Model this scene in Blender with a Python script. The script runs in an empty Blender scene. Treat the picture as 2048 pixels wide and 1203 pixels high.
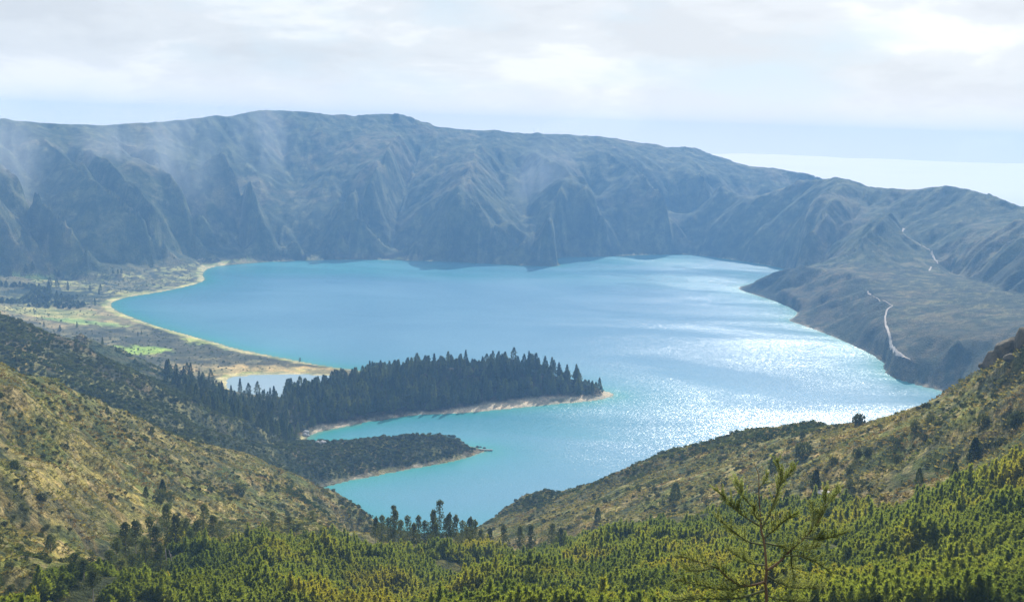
import bpy, math, random
import numpy as np
from mathutils import Matrix, Vector
random.seed(7); rng = np.random.default_rng(7)
scene = bpy.context.scene

# ------------------------------------------------------------------ camera
FPX, PW, PH, CAMH, ROLL = 2196.0, 2048.0, 1203.0, 300.0, 0.032
PITCH = math.atan(333.5 / FPX)
cam_data = bpy.data.cameras.new('camera')
cam = bpy.data.objects.new('camera', cam_data)
scene.collection.objects.link(cam); scene.camera = cam
cam_data.sensor_width = 36.0
cam_data.lens = 36.0 * FPX / PW
cam_data.clip_start = 0.5; cam_data.clip_end = 400000.0
RM = Matrix.Rotation(math.pi / 2 - PITCH, 3, 'X') @ Matrix.Rotation(ROLL, 3, 'Z')
cam.matrix_world = Matrix.Translation((0, 0, CAMH)) @ RM.to_4x4()

# ------------------------------------------------------------------ sky, sun, exposure
SUN_AZ, SUN_EL = math.radians(17), math.radians(35)      # azimuth to the right of +Y
world = bpy.data.worlds.new('World'); scene.world = world
world.use_nodes = True
wt = world.node_tree; wt.nodes.clear()
def N(tree, kind, **kw):
    n = tree.nodes.new(kind)
    for k, v in kw.items():
        if k.startswith('i_'):
            n.inputs[int(k[2:])].default_value = v
        else:
            setattr(n, k, v)
    return n
def L(tree, a, ao, b, bi): tree.links.new(a.outputs[ao], b.inputs[bi])
def ramp(tree, pts, interp='LINEAR'):
    n = tree.nodes.new('ShaderNodeValToRGB'); cr = n.color_ramp; cr.interpolation = interp
    while len(cr.elements) < len(pts): cr.elements.new(0.5)
    for e, (p, c) in zip(cr.elements, pts):
        e.position = p; e.color = (*c, 1) if len(c) == 3 else c
    return n
def math_n(tree, op, a, b=None, clamp=False):
    n = tree.nodes.new('ShaderNodeMath'); n.operation = op; n.use_clamp = clamp
    for i, v in enumerate((a, b)):
        if v is None: continue
        if isinstance(v, (int, float)): n.inputs[i].default_value = v
        else: tree.links.new(v, n.inputs[i])
    return n.outputs[0]
out = N(wt, 'ShaderNodeOutputWorld'); bg = N(wt, 'ShaderNodeBackground')
sky = N(wt, 'ShaderNodeTexSky', sky_type='NISHITA', sun_disc=False, sun_elevation=SUN_EL, sun_rotation=SUN_AZ,
        altitude=800.0, air_density=1.0, dust_density=2.0, ozone_density=1.5)
SKY_STRENGTH = 0.10
bg.inputs[1].default_value = SKY_STRENGTH
tc = N(wt, 'ShaderNodeTexCoord')
# clouds: noise on a plane high above, seen in the direction of view (world direction, not screen)
sep = N(wt, 'ShaderNodeSeparateXYZ'); L(wt, tc, 'Generated', sep, 0)
zz = math_n(wt, 'ADD', math_n(wt, 'MAXIMUM', sep.outputs[2], 0.0), 0.5)
cmb = N(wt, 'ShaderNodeCombineXYZ')
wt.links.new(math_n(wt, 'DIVIDE', sep.outputs[0], zz), cmb.inputs[0])
wt.links.new(math_n(wt, 'DIVIDE', sep.outputs[1], zz), cmb.inputs[1])
wt.links.new(math_n(wt, 'MULTIPLY', zz, 4.5), cmb.inputs[2])
n1 = N(wt, 'ShaderNodeTexNoise'); n1.inputs['Scale'].default_value = 3.2; n1.inputs['Detail'].default_value = 9
n1.inputs['Roughness'].default_value = 0.56; n1.inputs['Distortion'].default_value = 0.25
L(wt, cmb, 0, n1, 'Vector')
n2 = N(wt, 'ShaderNodeTexNoise'); n2.inputs['Scale'].default_value = 2.4; n2.inputs['Detail'].default_value = 5
L(wt, cmb, 0, n2, 'Vector')
cm = ramp(wt, [(0.40, (5.35, 5.5, 5.75)), (0.50, (6.0, 6.15, 6.35)), (0.60, (7.4, 7.4, 7.4))], 'EASE'); L(wt, n1, 0, cm, 0)
cc = ramp(wt, [(0.50, (0, 0, 0)), (0.64, (1, 1, 1))]); L(wt, n2, 0, cc, 0)
skm = N(wt, 'ShaderNodeMixRGB'); L(wt, sky, 0, skm, 1); skm.inputs[0].default_value = 0.0
cb = N(wt, 'ShaderNodeMixRGB'); L(wt, cc, 0, cb, 0); L(wt, cm, 0, cb, 1); cb.inputs[2].default_value = (5.1, 6.0, 6.6, 1); L(wt, cb, 0, skm, 2)
skm.inputs[0].default_value = 0.86
hz = N(wt, 'ShaderNodeMapRange', interpolation_type='SMOOTHSTEP'); hz.inputs[1].default_value = -0.02; hz.inputs[2].default_value = 0.065; hz.inputs[3].default_value = 0.9; hz.inputs[4].default_value = 0.0
wt.links.new(sep.outputs[2], hz.inputs[0]); hm = N(wt, 'ShaderNodeMixRGB'); L(wt, hz, 0, hm, 0); L(wt, skm, 0, hm, 1); hm.inputs[2].default_value = (10.2, 9.5, 8.7, 1)
L(wt, hm, 0, bg, 0); L(wt, bg, 0, out, 0)
sun_d = bpy.data.lights.new('sun', 'SUN'); sun_d.energy = 5.0; sun_d.angle = math.radians(0.53)
sun_d.color = (1.0, 0.95, 0.87)
sun = bpy.data.objects.new('sun', sun_d); scene.collection.objects.link(sun)
sdir = Vector((math.sin(SUN_AZ) * math.cos(SUN_EL), math.cos(SUN_AZ) * math.cos(SUN_EL), math.sin(SUN_EL)))
sun.rotation_euler = sdir.to_track_quat('Z', 'Y').to_euler()
sun.location = (0, 0, 900)
vs = scene.view_settings
vs.view_transform = 'Standard'; vs.look = 'None'; vs.exposure = 0.45; vs.gamma = 1.0
vs.use_curve_mapping = False
scene.cycles.max_bounces = 6; scene.cycles.diffuse_bounces = 2; scene.cycles.glossy_bounces = 2
scene.cycles.transmission_bounces = 2; scene.cycles.volume_bounces = 1; scene.cycles.transparent_max_bounces = 6
scene.cycles.use_denoising = True

# ------------------------------------------------------------------ pixel -> place helpers
R = np.array(RM)
def ray(px, py):
    v = np.array([(px - PW / 2) / FPX, -(py - PH / 2) / FPX, -1.0])
    return R @ v
def G(px, py, d):                       # point on the sight line at horizontal distance d
    v = ray(px, py); s = d / math.hypot(v[0], v[1])
    return (v[0] * s, v[1] * s, CAMH + v[2] * s)
def S(px, py, z=0.0):                   # point on the level plane z
    v = ray(px, py); s = (z - CAMH) / v[2]
    return (v[0] * s, v[1] * s, z)
def YH(px): return 268.0 + ROLL * (px - 1024.0)
def A(px, d, z): 
    p = G(px, YH(px) + (CAMH - z) * FPX / d, d); return (p[0], p[1], z)

# ------------------------------------------------------------------ noise helpers
def _hash(ix, iy, s):
    h = (ix.astype(np.int64) * 374761393 + iy.astype(np.int64) * 668265263 + s * 1442695041) & 0x7fffffff
    h = ((h ^ (h >> 13)) * 1274126177) & 0x7fffffff
    return ((h ^ (h >> 16)) & 0xffffff) / float(0xffffff)
def vnoise(x, y, s=0):
    ix = np.floor(x); iy = np.floor(y); fx = x - ix; fy = y - iy
    ux = fx * fx * fx * (fx * (fx * 6 - 15) + 10); uy = fy * fy * fy * (fy * (fy * 6 - 15) + 10)
    a = _hash(ix, iy, s); b = _hash(ix + 1, iy, s); c = _hash(ix, iy + 1, s); d = _hash(ix + 1, iy + 1, s)
    return (a * (1 - ux) + b * ux) * (1 - uy) + (c * (1 - ux) + d * ux) * uy
def fbm(x, y, scale, octs=4, s=0, gain=0.5):
    v = 0.0; a = 1.0; t = 0.0; f = 1.0 / scale
    for o in range(octs):
        c, sn = math.cos(o * 1.1), math.sin(o * 1.1)
        v = v + a * vnoise((x * c - y * sn) * f + 17.3 * o, (x * sn + y * c) * f - 9.1 * o, s + o)
        t += a; a *= gain; f *= 2.03
    return v / t
def smooth(a, b, x):
    t = np.clip((x - a) / (b - a), 0, 1); return t * t * (3 - 2 * t)

# ------------------------------------------------------------------ terrain control lines
LAKE_PX = [(650,519),(540,523),(450,530),(414,537),(405,549),(410,560),(385,570),(320,584),(262,593),(226,603),
 (224,614),(245,626),(300,647),(370,668),(430,684),(475,697),(560,714),(620,726),(700,738),(780,748),(900,760),(1050,766),
 (1150,772),(1210,782),(1232,790),(1200,799),(1100,808),(1000,818),(920,825),(850,827),(800,832),(740,841),(680,852),
 (632,862),(610,873),(612,888),(645,888),(700,889),(760,890),(830,891),(900,893),(940,894),(955,896),(972,900),
 (955,906),(920,916),(880,925),(800,939),(720,955),(660,966),(628,978),(640,1000),(690,1030),(760,1060),(850,1085),(950,1088),
 (1000,1080),(1090,1085),(1200,1070),(1340,1046),(1500,1055),(1640,1062),(1760,1050),(1830,1026),(1930,950),(1960,850),
 (1935,800),(1895,783),(1840,768),(1800,757),(1783,750),(1775,738),(1770,722),(1740,705),(1690,682),(1640,662),(1600,648),
 (1578,641),(1592,632),(1595,622),(1570,608),(1530,595),(1492,583),(1479,577),(1490,571),(1560,562),(1605,552),(1592,544),
 (1562,535),(1500,524),(1450,517),(1380,509),(1300,509),(1200,513),(1125,514),(1104,519),(1117,531),(1060,531),(1000,528),
 (880,522),(760,519)]
LAGOON_PX = [(470,752),(530,749),(600,748),(655,751),(700,757),(720,770),(650,784),(580,794),(500,792),(455,778),(452,762)]
def closed(pts, n=6):
    out_ = []
    m = len(pts)
    for i in range(m):
        a, b = np.array(pts[i]), np.array(pts[(i + 1) % m])
        for k in range(n): out_.append(tuple(a + (b - a) * k / n))
    return out_
lake_poly = np.array([S(x, y)[:2] for x, y in LAKE_PX])
lagoon_poly = np.array([S(x, y)[:2] for x, y in LAGOON_PX])
def catmull(P, n=5):
    out_ = []; m = len(P)
    for i in range(m):
        p0, p1, p2, p3 = P[i-1], P[i], P[(i+1) % m], P[(i+2) % m]
        for k in range(n):
            t = k / n
            c = 0.5 * ((2*p1) + (p2-p0)*t + (2*p0-5*p1+4*p2-p3)*t*t + (3*p1-p0-3*p2+p3)*t**3)
            out_.append(c * 0.8 + (p1 + (p2 - p1) * t) * 0.2)
    return np.array(out_)
lake_poly = catmull(lake_poly); lagoon_poly = catmull(lagoon_poly)

BX = [-900, -200, 0, 150, 300, 345, 450, 530, 640, 760, 815, 880, 1000, 1115, 1125, 1200, 1300, 1380]
BY = [530, 528, 527, 529, 522, 514, 502, 502, 507, 502, 506, 520, 526, 529, 513, 512, 508, 508]
CX = [-900,-400,-200,0,8,60,150,290,370,460,520,560,600,670,685,700,790,830,870,905,960,1060,1140,1230,1300,1345,1370,1390,1410,1480,1560,1620,1655]
CY = [262,250,240,238,236,243,249,247,238,230,221,219,222,230,227,230,227,238,250,258,259,266,268,276,288,295,292,296,306,328,338,345,352]
def cd(px): return np.interp(px, [-900,-400,0,300,550,800,1100,1400,1655], [2600,2660,2740,2960,3220,3300,3360,3640,3480])
def mpt(px, py, off=0.0):
    by = np.interp(px, BX, BY); cy = np.interp(px, CX, CY); db = (CAMH - 6) * FPX / (by - YH(px)); dc = cd(px)
    t = float(np.clip((by - py) / (by - cy), 0, 1)); s = t ** 1.6
    return G(px, py, db + (dc - db) * s + off * min(1, 2.2 * t) * (1 - t ** 3))
KX = [1385,1450,1560,1600,1700,1800,1900,2048]; KY = [507,516,534,538,545,548,552,560]
LX = [1385,1500,1590,1640,1680,1700,1740,1800,1850,1880,1905,1940,2000,2048,2200,2400,2700]
LY = [500,410,362,358,353,360,374,377,378,372,370,376,396,415,470,520,560]
def kd(px): return np.interp(px, [1385,1500,1590,1680,1850,2048,2400,2700], [2870,2980,3020,2930,2830,2620,2350,2200])
def kpt(px, py, off=0.0):
    by = np.interp(px, KX, KY); cy = np.interp(px, LX, LY)
    db = (CAMH - np.interp(px, [1560, 1700, 2048], [5, 25, 60])) * FPX / (by - YH(px)); dc = kd(px)
    t = float(np.clip((by - py) / max(by - cy, 1), 0, 1)); s = t ** 1.35
    return G(px, py, db + (dc - db) * s + off * min(1, 2.2 * t) * (1 - t ** 3))
LINES = []
def line(pts): LINES.append(np.array(pts, float))
line([(p[0], p[1], 0) for p in lake_poly] + [(lake_poly[0][0], lake_poly[0][1], 0)])
line([(p[0], p[1], 0) for p in lagoon_poly] + [(lagoon_poly[0][0], lagoon_poly[0][1], 0)])
# mountain crest, its back slope
crest = [G(x, y, cd(x)) for x, y in zip(CX, CY)]
line(crest)
kcrest = [G(x, y, kd(x)) for x, y in zip(LX[2:], LY[2:])]
line([G(1385,505,2870), G(1430,478,2900), G(1500,410,2980)] + kcrest)
def back(pts, dd, dz):
    o = []
    for (x, y, z) in pts:
        d = math.hypot(x, y); o.append((x * (d + dd) / d, y * (d + dd) / d, z - dz))
    line(o)
back(crest, 350, 90); back(kcrest[3:], 300, 130); back(kcrest[3:], 800, 420)
line([(-2900, 4690, 40), (0, 4690, 60), (900, 4690, -60), (1700, 4690, -420), (2900, 4690, -520)])
line([(2880, 2300, -150), (2880, 4690, -520)])
# foot of the mountains
line([G(x, y, (CAMH - 7) * FPX / (y - YH(x))) for x, y in zip(BX[:11], BY[:11])])
line([G(x, y, (CAMH - 7) * FPX / (y - YH(x))) for x, y in [(1125,512),(1200,511),(1300,507),(1380,507),(1450,515),(1560,533)]])
# spurs (toward the viewer) and gullies (away)
for r in [
 [(60,250),(120,300),(200,365),(280,430),(330,480),(347,510)],
 [(0,320),(60,375),(120,435),(170,490),(188,522)],
 [(-60,330),(-20,400),(20,460),(60,520)],
 [(130,270),(230,345),(300,410),(345,455),(362,500)],
 [(290,290),(370,380),(420,440),(455,495)],
 [(440,300),(500,355),(524,400),(529,450),(531,470)],
 [(180,262),(290,330),(380,410),(400,470),(408,506)],
 [(800,270),(760,330),(700,380),(645,415),(600,450),(572,500)],
 [(645,415),(668,450),(690,500)],
 [(700,380),(722,425),(755,465),(765,498)],
 [(960,290),(940,340),(925,372),(885,420),(850,460),(815,500)],
 [(925,372),(975,430),(1000,470),(1055,497),(1112,528)],
 [(925,390),(910,440),(925,480),(960,522)],
 [(885,420),(880,460),(870,500),(890,516)],
 [(1060,300),(1110,325),(1145,347),(1105,400),(1090,440),(1075,480)],
 [(1145,347),(1195,410),(1240,445),(1270,480),(1292,506)],
 [(1145,347),(1210,390),(1270,435),(1330,478),(1365,506)],
 [(1210,300),(1290,350),(1350,400),(1400,440),(1420,470)],
 [(1345,296),(1400,350),(1470,390),(1500,408)],
 [(543,455),(536,480),(533,500)],
]: line([mpt(x, y, -210 if x > 430 else -120) for x, y in r])
for r in [
 [(30,300),(90,390),(140,470),(165,522)], [(-30,300),(30,420),(90,500),(110,525)],
 [(140,330),(230,430),(300,505)], [(240,300),(340,400),(385,470),(385,505)],
 [(400,280),(450,350),(480,430),(490,498)],
 [(560,300),(570,370),(560,430),(552,495)], [(620,300),(610,360),(580,410)],
 [(840,300),(810,380),(790,440),(780,495)], [(720,440),(725,470),(725,500)],
 [(1000,320),(1010,400),(1040,450),(1090,490)], [(1040,330),(1055,400),(1060,470)],
 [(1180,370),(1200,450),(1190,508)], [(1250,350),(1310,420),(1345,470),(1378,505)],
]: line([mpt(x, y, 105) for x, y in r])
for r in [
 [(1675,360),(1625,410),(1575,470),(1535,522)], [(1682,358),(1660,400),(1610,460),(1590,520),(1585,534)],
 [(1780,420),(1740,455),(1700,500),(1685,535)],
]: line([kpt(x, y, -170) for x, y in r])
for r in [
 [(1600,380),(1560,420),(1500,480),(1470,515)], [(1730,400),(1700,450),(1650,500),(1640,538)],
 [(1590,440),(1560,500),(1555,530)],
]: line([kpt(x, y, 70) for x, y in r])
# bowl between the far crest and the next peak
line([G(1330,430,3150), G(1400,440,3150), G(1450,425,3250), G(1520,390,3350)])
line([G(1375,480,2990), G(1385,495,2900)])
# ridge that carries the trail, down to the shore
TRAIL = [(1780,377,2840),(1790,430,2700),(1803,462,2590),(1838,490,2480),(1868,515,2380),(1863,543,2250),(1800,556,2140),
         (1740,578,2000),(1782,613,1800),(1772,650,1680),(1784,690,1560),(1822,722,1465)]
line([G(*p) for p in TRAIL])
line([(*S(1480,576)[:2], 0.5), G(1510,562,2260), G(1550,546,2260), G(1600,537,2240), G(1650,540,2190), G(1700,548,2120), G(1740,560,2070)])
line([G(1560,575,2150), G(1600,600,2040)]); line([G(1640,575,2110), G(1690,625,1880)]); line([G(1720,600,1930), G(1745,655,1700)])
line([G(1900,545,2330), G(1960,560,2170), G(2048,590,1900), G(2200,640,1700)])
line([G(1800,580,1990), G(1880,605,1860), G(1960,635,1690), G(2048,665,1540), G(2200,700,1420)])
line([G(2048,440,2400), G(2048,500,2150), G(2100,560,1900)]); line([G(1930,440,2560), G(1990,510,2240), G(2048,560,1990)])
line([G(1870,660,1600), G(1920,690,1500)]); line([A(1835,1450,9), A(1890,1425,16), A(1960,1395,32), A(2060,1340,55), A(2200,1260,75)])
line([G(2300,560,1900), G(2300,640,1500)])
# dark ridge behind the right slope
line([G(1786,741,1440), G(1830,718,1400), G(1900,712,1335), G(1940,700,1310), G(1980,690,1280), G(2040,675,1220), G(2150,640,1130), G(2350,580,1050)])
line([A(1935,1180,25), A(1990,1080,45), A(2060,950,70)])
# right slope: skyline, body
RSX = [(975,1047,792),(985,1025,785),(1010,1005,775),(1060,985,760),(1095,979,745),(1115,988,738),(1200,960,725),(1280,926,710),
       (1340,896,700),(1430,876,680),(1480,856,668),(1560,850,645),(1630,841,625),(1662,858,612),(1720,848,600),(1765,846,590),
       (1830,816,560),(1890,794,540),(1930,778,520),(1965,752,495),(1985,738,480),(2048,706,455),(2200,630,420),(2400,550,380)]
line([G(*p) for p in RSX])
rs = [G(*p) for p in RSX]; back(rs[3:], 75, 42)
line([G(1000,1035,745), G(1100,1012,690), G(1180,990,660), G(1300,955,620), G(1400,925,590), G(1500,905,570), G(1600,890,545), G(1700,872,525), G(1800,850,490), G(1900,815,455), G(2048,775,400), G(2250,720,360)])
line([G(1050,1052,610), G(1200,1035,545), G(1400,1020,480), G(1550,1005,440), G(1750,960,405), G(1900,920,380), G(2048,885,350), G(2250,840,310)])
# left slopes
LSX = [(-300,640,420),(-100,700,450),(0,735,480),(100,762,520),(200,808,560),(300,850,600),(400,880,640),(500,905,668),(600,948,690),(680,985,680),(735,1030,660),(750,1065,640)]
line([G(*p) for p in LSX])
ls = [G(*p) for p in LSX]; back(ls[:8], 60, 28)
line([G(-200,900,330), G(0,900,350), G(200,920,430), G(400,960,530), G(560,1000,590), G(660,1040,600)])
line([G(-200,1100,240), G(0,1090,285), G(150,1060,340), G(300,1040,400), G(450,1040,470), G(600,1045,540), G(690,1075,570)])
line([A(735,640,50), A(745,560,85), A(740,500,112)])
line([G(-300,560,930), G(0,620,950), G(60,650,930), G(110,672,910), G(160,690,900), G(220,726,895), G(280,746,885), G(330,782,875), G(384,808,870), G(439,827,900), G(512,853,950), G(567,875,995), G(597,889,1035)])
line([A(-200,700,140), A(0,715,122), A(200,725,98), A(300,735,88), A(400,745,67), A(500,780,45), A(600,835,12)])
line([G(0,690,840), G(100,730,815), G(200,780,800), G(300,820,800)])
line([G(402,866,850), G(500,887,925), G(578,894,1005)])
line([G(421,868,800), G(494,882,860), G(523,899,890), G(585,893,950), G(622,886,985), G(700,880,1000), G(760,872,1005), G(830,864,1010), G(880,866,1015), G(920,873,1020), G(941,890,1028)])
line([G(150,660,1130), G(350,745,1130), G(400,762,1160), G(450,782,1160), G(550,805,1130), G(600,835,1090)])
line([A(-300,1200,10), A(0,1150,8), A(150,1220,5), A(300,1260,4), A(420,1260,3)])
line([S(0,600,4), S(200,640,3), S(300,680,2.5), S(450,720,2), S(560,727,1.6)])
line([S(0,560,6), S(150,560,5), S(300,560,4), S(370,550,3)])
# wooded peninsula
line([A(590,1130,12), A(640,1160,16), A(720,1195,20), A(820,1225,27), A(900,1245,31), A(1000,1262,31), A(1080,1272,24), A(1150,1280,15), A(1195,1285,5)])
line([A(640,1105,5), A(740,1160,9), A(860,1190,8), A(960,1215,5), A(1100,1238,3), A(1180,1262,2)])
# foreground
for d, pts in [(6, [(-900,298),(1024,298.2),(3000,298)]), (22, [(-900,289),(1024,289.5),(3000,291)]), (100, [(-900,250),(1024,249),(3000,258)]),
   (225, [(-900,225),(-200,204),(0,200),(300,196),(600,195),(900,192),(1200,197),(1500,205),(1800,216),(2100,230),(2600,250)]),
   (300, [(170,170),(300,166),(400,168)]), (345, [(200,160),(300,155),(400,157)]), (330, [(60,176),(470,170),(600,172),(750,157),(950,149),(1200,160),(1500,176),(1750,191),(2048,206),(2400,226)]),
   (430, [(600,141),(750,122),(950,119),(1100,126),(1300,143)]), (485, [(720,104),(850,96),(950,94),(1060,104)]),
   (545, [(800,66),(950,62),(1050,80)]), (680, [(800,22),(900,20)])]:
    line([A(px, d, z) for px, z in pts])
line([(-300,-50,315),(300,-50,315)])

# ------------------------------------------------------------------ membrane surface through the lines
GX0, GX1, GY0, GY1, RES = -2900.0, 2900.0, -60.0, 4700.0, 5.0
pts = []
for ln in LINES:
    for a, b in zip(ln[:-1], ln[1:]):
        n = max(2, int(np.hypot(*(b - a)[:2]) / 2.5))
        t = np.linspace(0, 1, n)[:, None]; pts.append(a + (b - a) * t)
pts = np.vstack(pts)
def inpoly(x, y, poly):
    ins = np.zeros(x.shape, bool); n = len(poly)
    x0, x1 = poly[:, 0].min(), poly[:, 0].max(); y0, y1 = poly[:, 1].min(), poly[:, 1].max()
    m = (x > x0) & (x < x1) & (y > y0) & (y < y1)
    xs, ys = x[m], y[m]; r = np.zeros(xs.shape, bool)
    for i in range(n):
        ax, ay = poly[i]; bx, by = poly[(i + 1) % n]
        if ay == by: continue
        c = (ay > ys) != (by > ys)
        r ^= c & (xs < (bx - ax) * (ys - ay) / (by - ay) + ax)
    ins[m] = r; return ins
Z = None
for res, it in ((80, 500), (40, 250), (20, 160), (10, 90), (5, 45)):
    nx = int((GX1 - GX0) / res) + 1; ny = int((GY1 - GY0) / res) + 1
    gx = GX0 + np.arange(nx) * res; gy = GY0 + np.arange(ny) * res
    XX, YY = np.meshgrid(gx, gy)
    ix = np.round((pts[:, 0] - GX0) / res).astype(int); iy = np.round((pts[:, 1] - GY0) / res).astype(int)
    ok = (ix >= 0) & (ix < nx) & (iy >= 0) & (iy < ny)
    k = iy[ok] * nx + ix[ok]
    cnt = np.bincount(k, minlength=nx * ny).astype(float); sm = np.bincount(k, weights=pts[ok, 2], minlength=nx * ny)
    pin = (cnt > 0).reshape(ny, nx); pv = np.where(cnt > 0, sm / np.maximum(cnt, 1), 0).reshape(ny, nx)
    lake_in = inpoly(XX, YY, lake_poly) | inpoly(XX, YY, lagoon_poly)
    src = np.where(lake_in, -2.2e-4 * res * res, 0.0)
    if Z is None: Z = np.full((ny, nx), 60.0)
    else:
        oy = (gy - GY0) / (2 * res); ox = (gx - GX0) / (2 * res)
        y0 = np.clip(np.floor(oy).astype(int), 0, Z.shape[0] - 2); x0 = np.clip(np.floor(ox).astype(int), 0, Z.shape[1] - 2)
        fy = np.clip(oy - y0, 0, 1)[:, None]; fx = np.clip(ox - x0, 0, 1)[None, :]
        Z = (Z[y0][:, x0] * (1 - fx) + Z[y0][:, x0 + 1] * fx) * (1 - fy) + (Z[y0 + 1][:, x0] * (1 - fx) + Z[y0 + 1][:, x0 + 1] * fx) * fy
    Z[pin] = pv[pin]
    for _ in range(it):
        P_ = np.pad(Z, 1, mode='edge')
        Z = 0.25 * (P_[:-2, 1:-1] + P_[2:, 1:-1] + P_[1:-1, :-2] + P_[1:-1, 2:]) + src
        Z[pin] = pv[pin]
P_ = np.pad(Z, 1, mode='edge')
Z = 0.5 * Z + 0.125 * (P_[:-2, 1:-1] + P_[2:, 1:-1] + P_[1:-1, :-2] + P_[1:-1, 2:])
Zb = Z.copy(); wb = smooth(2150, 2500, YY) * smooth(20, 60, Z)
for _ in range(4):
    P_ = np.pad(Zb, 1, mode='edge'); Zb = 0.2 * (Zb + P_[:-2, 1:-1] + P_[2:, 1:-1] + P_[1:-1, :-2] + P_[1:-1, 2:])
Z = Z + (Zb - Z) * wb
Z = np.where(lake_in & (Z > -0.15), -0.15, Z)
def bil(F, x, y, res=RES):
    fx = np.clip((x - GX0) / res, 0, F.shape[1] - 1.001); fy = np.clip((y - GY0) / res, 0, F.shape[0] - 1.001)
    ix = fx.astype(int); iy = fy.astype(int); fx = fx - ix; fy = fy - iy
    return (F[iy, ix] * (1 - fx) + F[iy, ix + 1] * fx) * (1 - fy) + (F[iy + 1, ix] * (1 - fx) + F[iy + 1, ix + 1] * fx) * fy
# distance to the shore, 10 m grid
def segdist(x, y, poly, closed_=True):
    d2 = np.full(x.shape, 1e12); n = len(poly)
    for i in range(n if closed_ else n - 1):
        ax, ay = poly[i]; bx, by = poly[(i + 1) % n]
        vx, vy = bx - ax, by - ay; L2 = vx * vx + vy * vy + 1e-9
        t = np.clip(((x - ax) * vx + (y - ay) * vy) / L2, 0, 1)
        d2 = np.minimum(d2, (x - ax - t * vx) ** 2 + (y - ay - t * vy) ** 2)
    return np.sqrt(d2)
nx2 = int((GX1 - GX0) / 10) + 1; ny2 = int((GY1 - GY0) / 10) + 1
XX2, YY2 = np.meshgrid(GX0 + np.arange(nx2) * 10, GY0 + np.arange(ny2) * 10)
SD = np.minimum(segdist(XX2, YY2, lake_poly[::2]), segdist(XX2, YY2, lagoon_poly[::2]))
# slope field (smoothed) for the erosion gullies
Zs = Z.copy()
for _ in range(4):
    P_ = np.pad(Zs, 1, mode='edge'); Zs = 0.2 * (Zs + P_[:-2, 1:-1] + P_[2:, 1:-1] + P_[1:-1, :-2] + P_[1:-1, 2:])
GYf, GXf = np.gradient(Zs, RES)
def gully(x, y, gx, gy, cell, s):
    ix = np.floor(x / cell); iy = np.floor(y / cell)
    g = np.sqrt(gx * gx + gy * gy) + 1e-6; px_, py_ = -gy / g, gx / g
    C = np.zeros_like(x); Sn = np.zeros_like(x); W = np.zeros_like(x)
    for j in (-1, 0, 1):
        for i in (-1, 0, 1):
            a, b = ix + i, iy + j
            dx = x - (a + 0.5 + 0.7 * (_hash(a, b, s) - 0.5)) * cell; dy = y - (b + 0.5 + 0.7 * (_hash(a, b, s + 5) - 0.5)) * cell
            w = np.exp(-(dx * dx + dy * dy) / (cell * cell) * 2.2)
            ph = 2 * math.pi * 1.25 / cell * (dx * px_ + dy * py_) + 6.28 * _hash(a, b, s + 9) * 0.25
            C += w * np.cos(ph); Sn += w * np.sin(ph); W += w
    m = np.sqrt(C * C + Sn * Sn) + 0.15 * W
    C /= m; Sn /= m
    return C, -Sn * 2 * math.pi * 1.25 / cell * px_, -Sn * 2 * math.pi * 1.25 / cell * py_
SURF = {}
def terrain(x, y):
    x = np.asarray(x, float); y = np.asarray(y, float)
    z = bil(Z, x, y); gx = bil(GXf, x, y); gy = bil(GYf, x, y)
    sd = bil(SD, x, y, 10.0); d = np.hypot(x, y)
    lake = z < -0.05
    shore = smooth(0, 45, sd)
    for cell, s, k in ((210, 11, .07), (105, 23, .05), (52, 37, .042), (26, 51, .036), (13, 71, .03)):
        sl = np.sqrt(gx * gx + gy * gy)
        far = smooth(800, 2100, d) * 1.0 + 0.42
        if cell > 150: far = smooth(1800, 2300, d)
        far = far * (1 + 0.9 * smooth(350, 450, x) * smooth(1300, 1450, d) * smooth(2500, 2300, d) * (cell < 150))
        if cell <= 13: far = far * smooth(3300, 1200, d) if False else far
        amp = k * cell * np.clip(sl, 0, 0.75) * shore * np.minimum(far, 2.2) * np.where(d < 150, d / 150, 1)
        v, vx, vy = gully(x, y, gx, gy, float(cell), s)
        z = z + amp * (v - 0.0); gx = gx + amp * vx; gy = gy + amp * vy
    sl = np.sqrt(gx * gx + gy * gy)
    rough = (fbm(x, y, 34, 4, 3) - 0.5) * np.clip(sl * 10 + 0.6, 0, 7) * shore
    z = z + np.where(lake, 0, rough)
    z = z + (fbm(x, y, 30, 4, 931) - 0.5) * 6 * smooth(2500, 2900, d) * smooth(80, 160, z)
    z = z + (fbm(x, y, 38, 3, 911) - 0.5) * 19 * smooth(150, 230, d) * smooth(520, 420, d)
    z = z + np.where(lake, 0, (fbm(x, y, 6, 3, 77) - 0.5) * np.clip(sl * 3.2, 0.15, 2.2) * np.clip(shore * 2, 0, 1) * np.clip(d / 150, 0.1, 1))
    # keep the shoreline itself
    z = np.where(lake, np.minimum(z, -0.05), np.where(~lake & (z < 0.12), 0.12, z))
    z = z * 1.0
    return z, np.sqrt(gx * gx + gy * gy)
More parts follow.
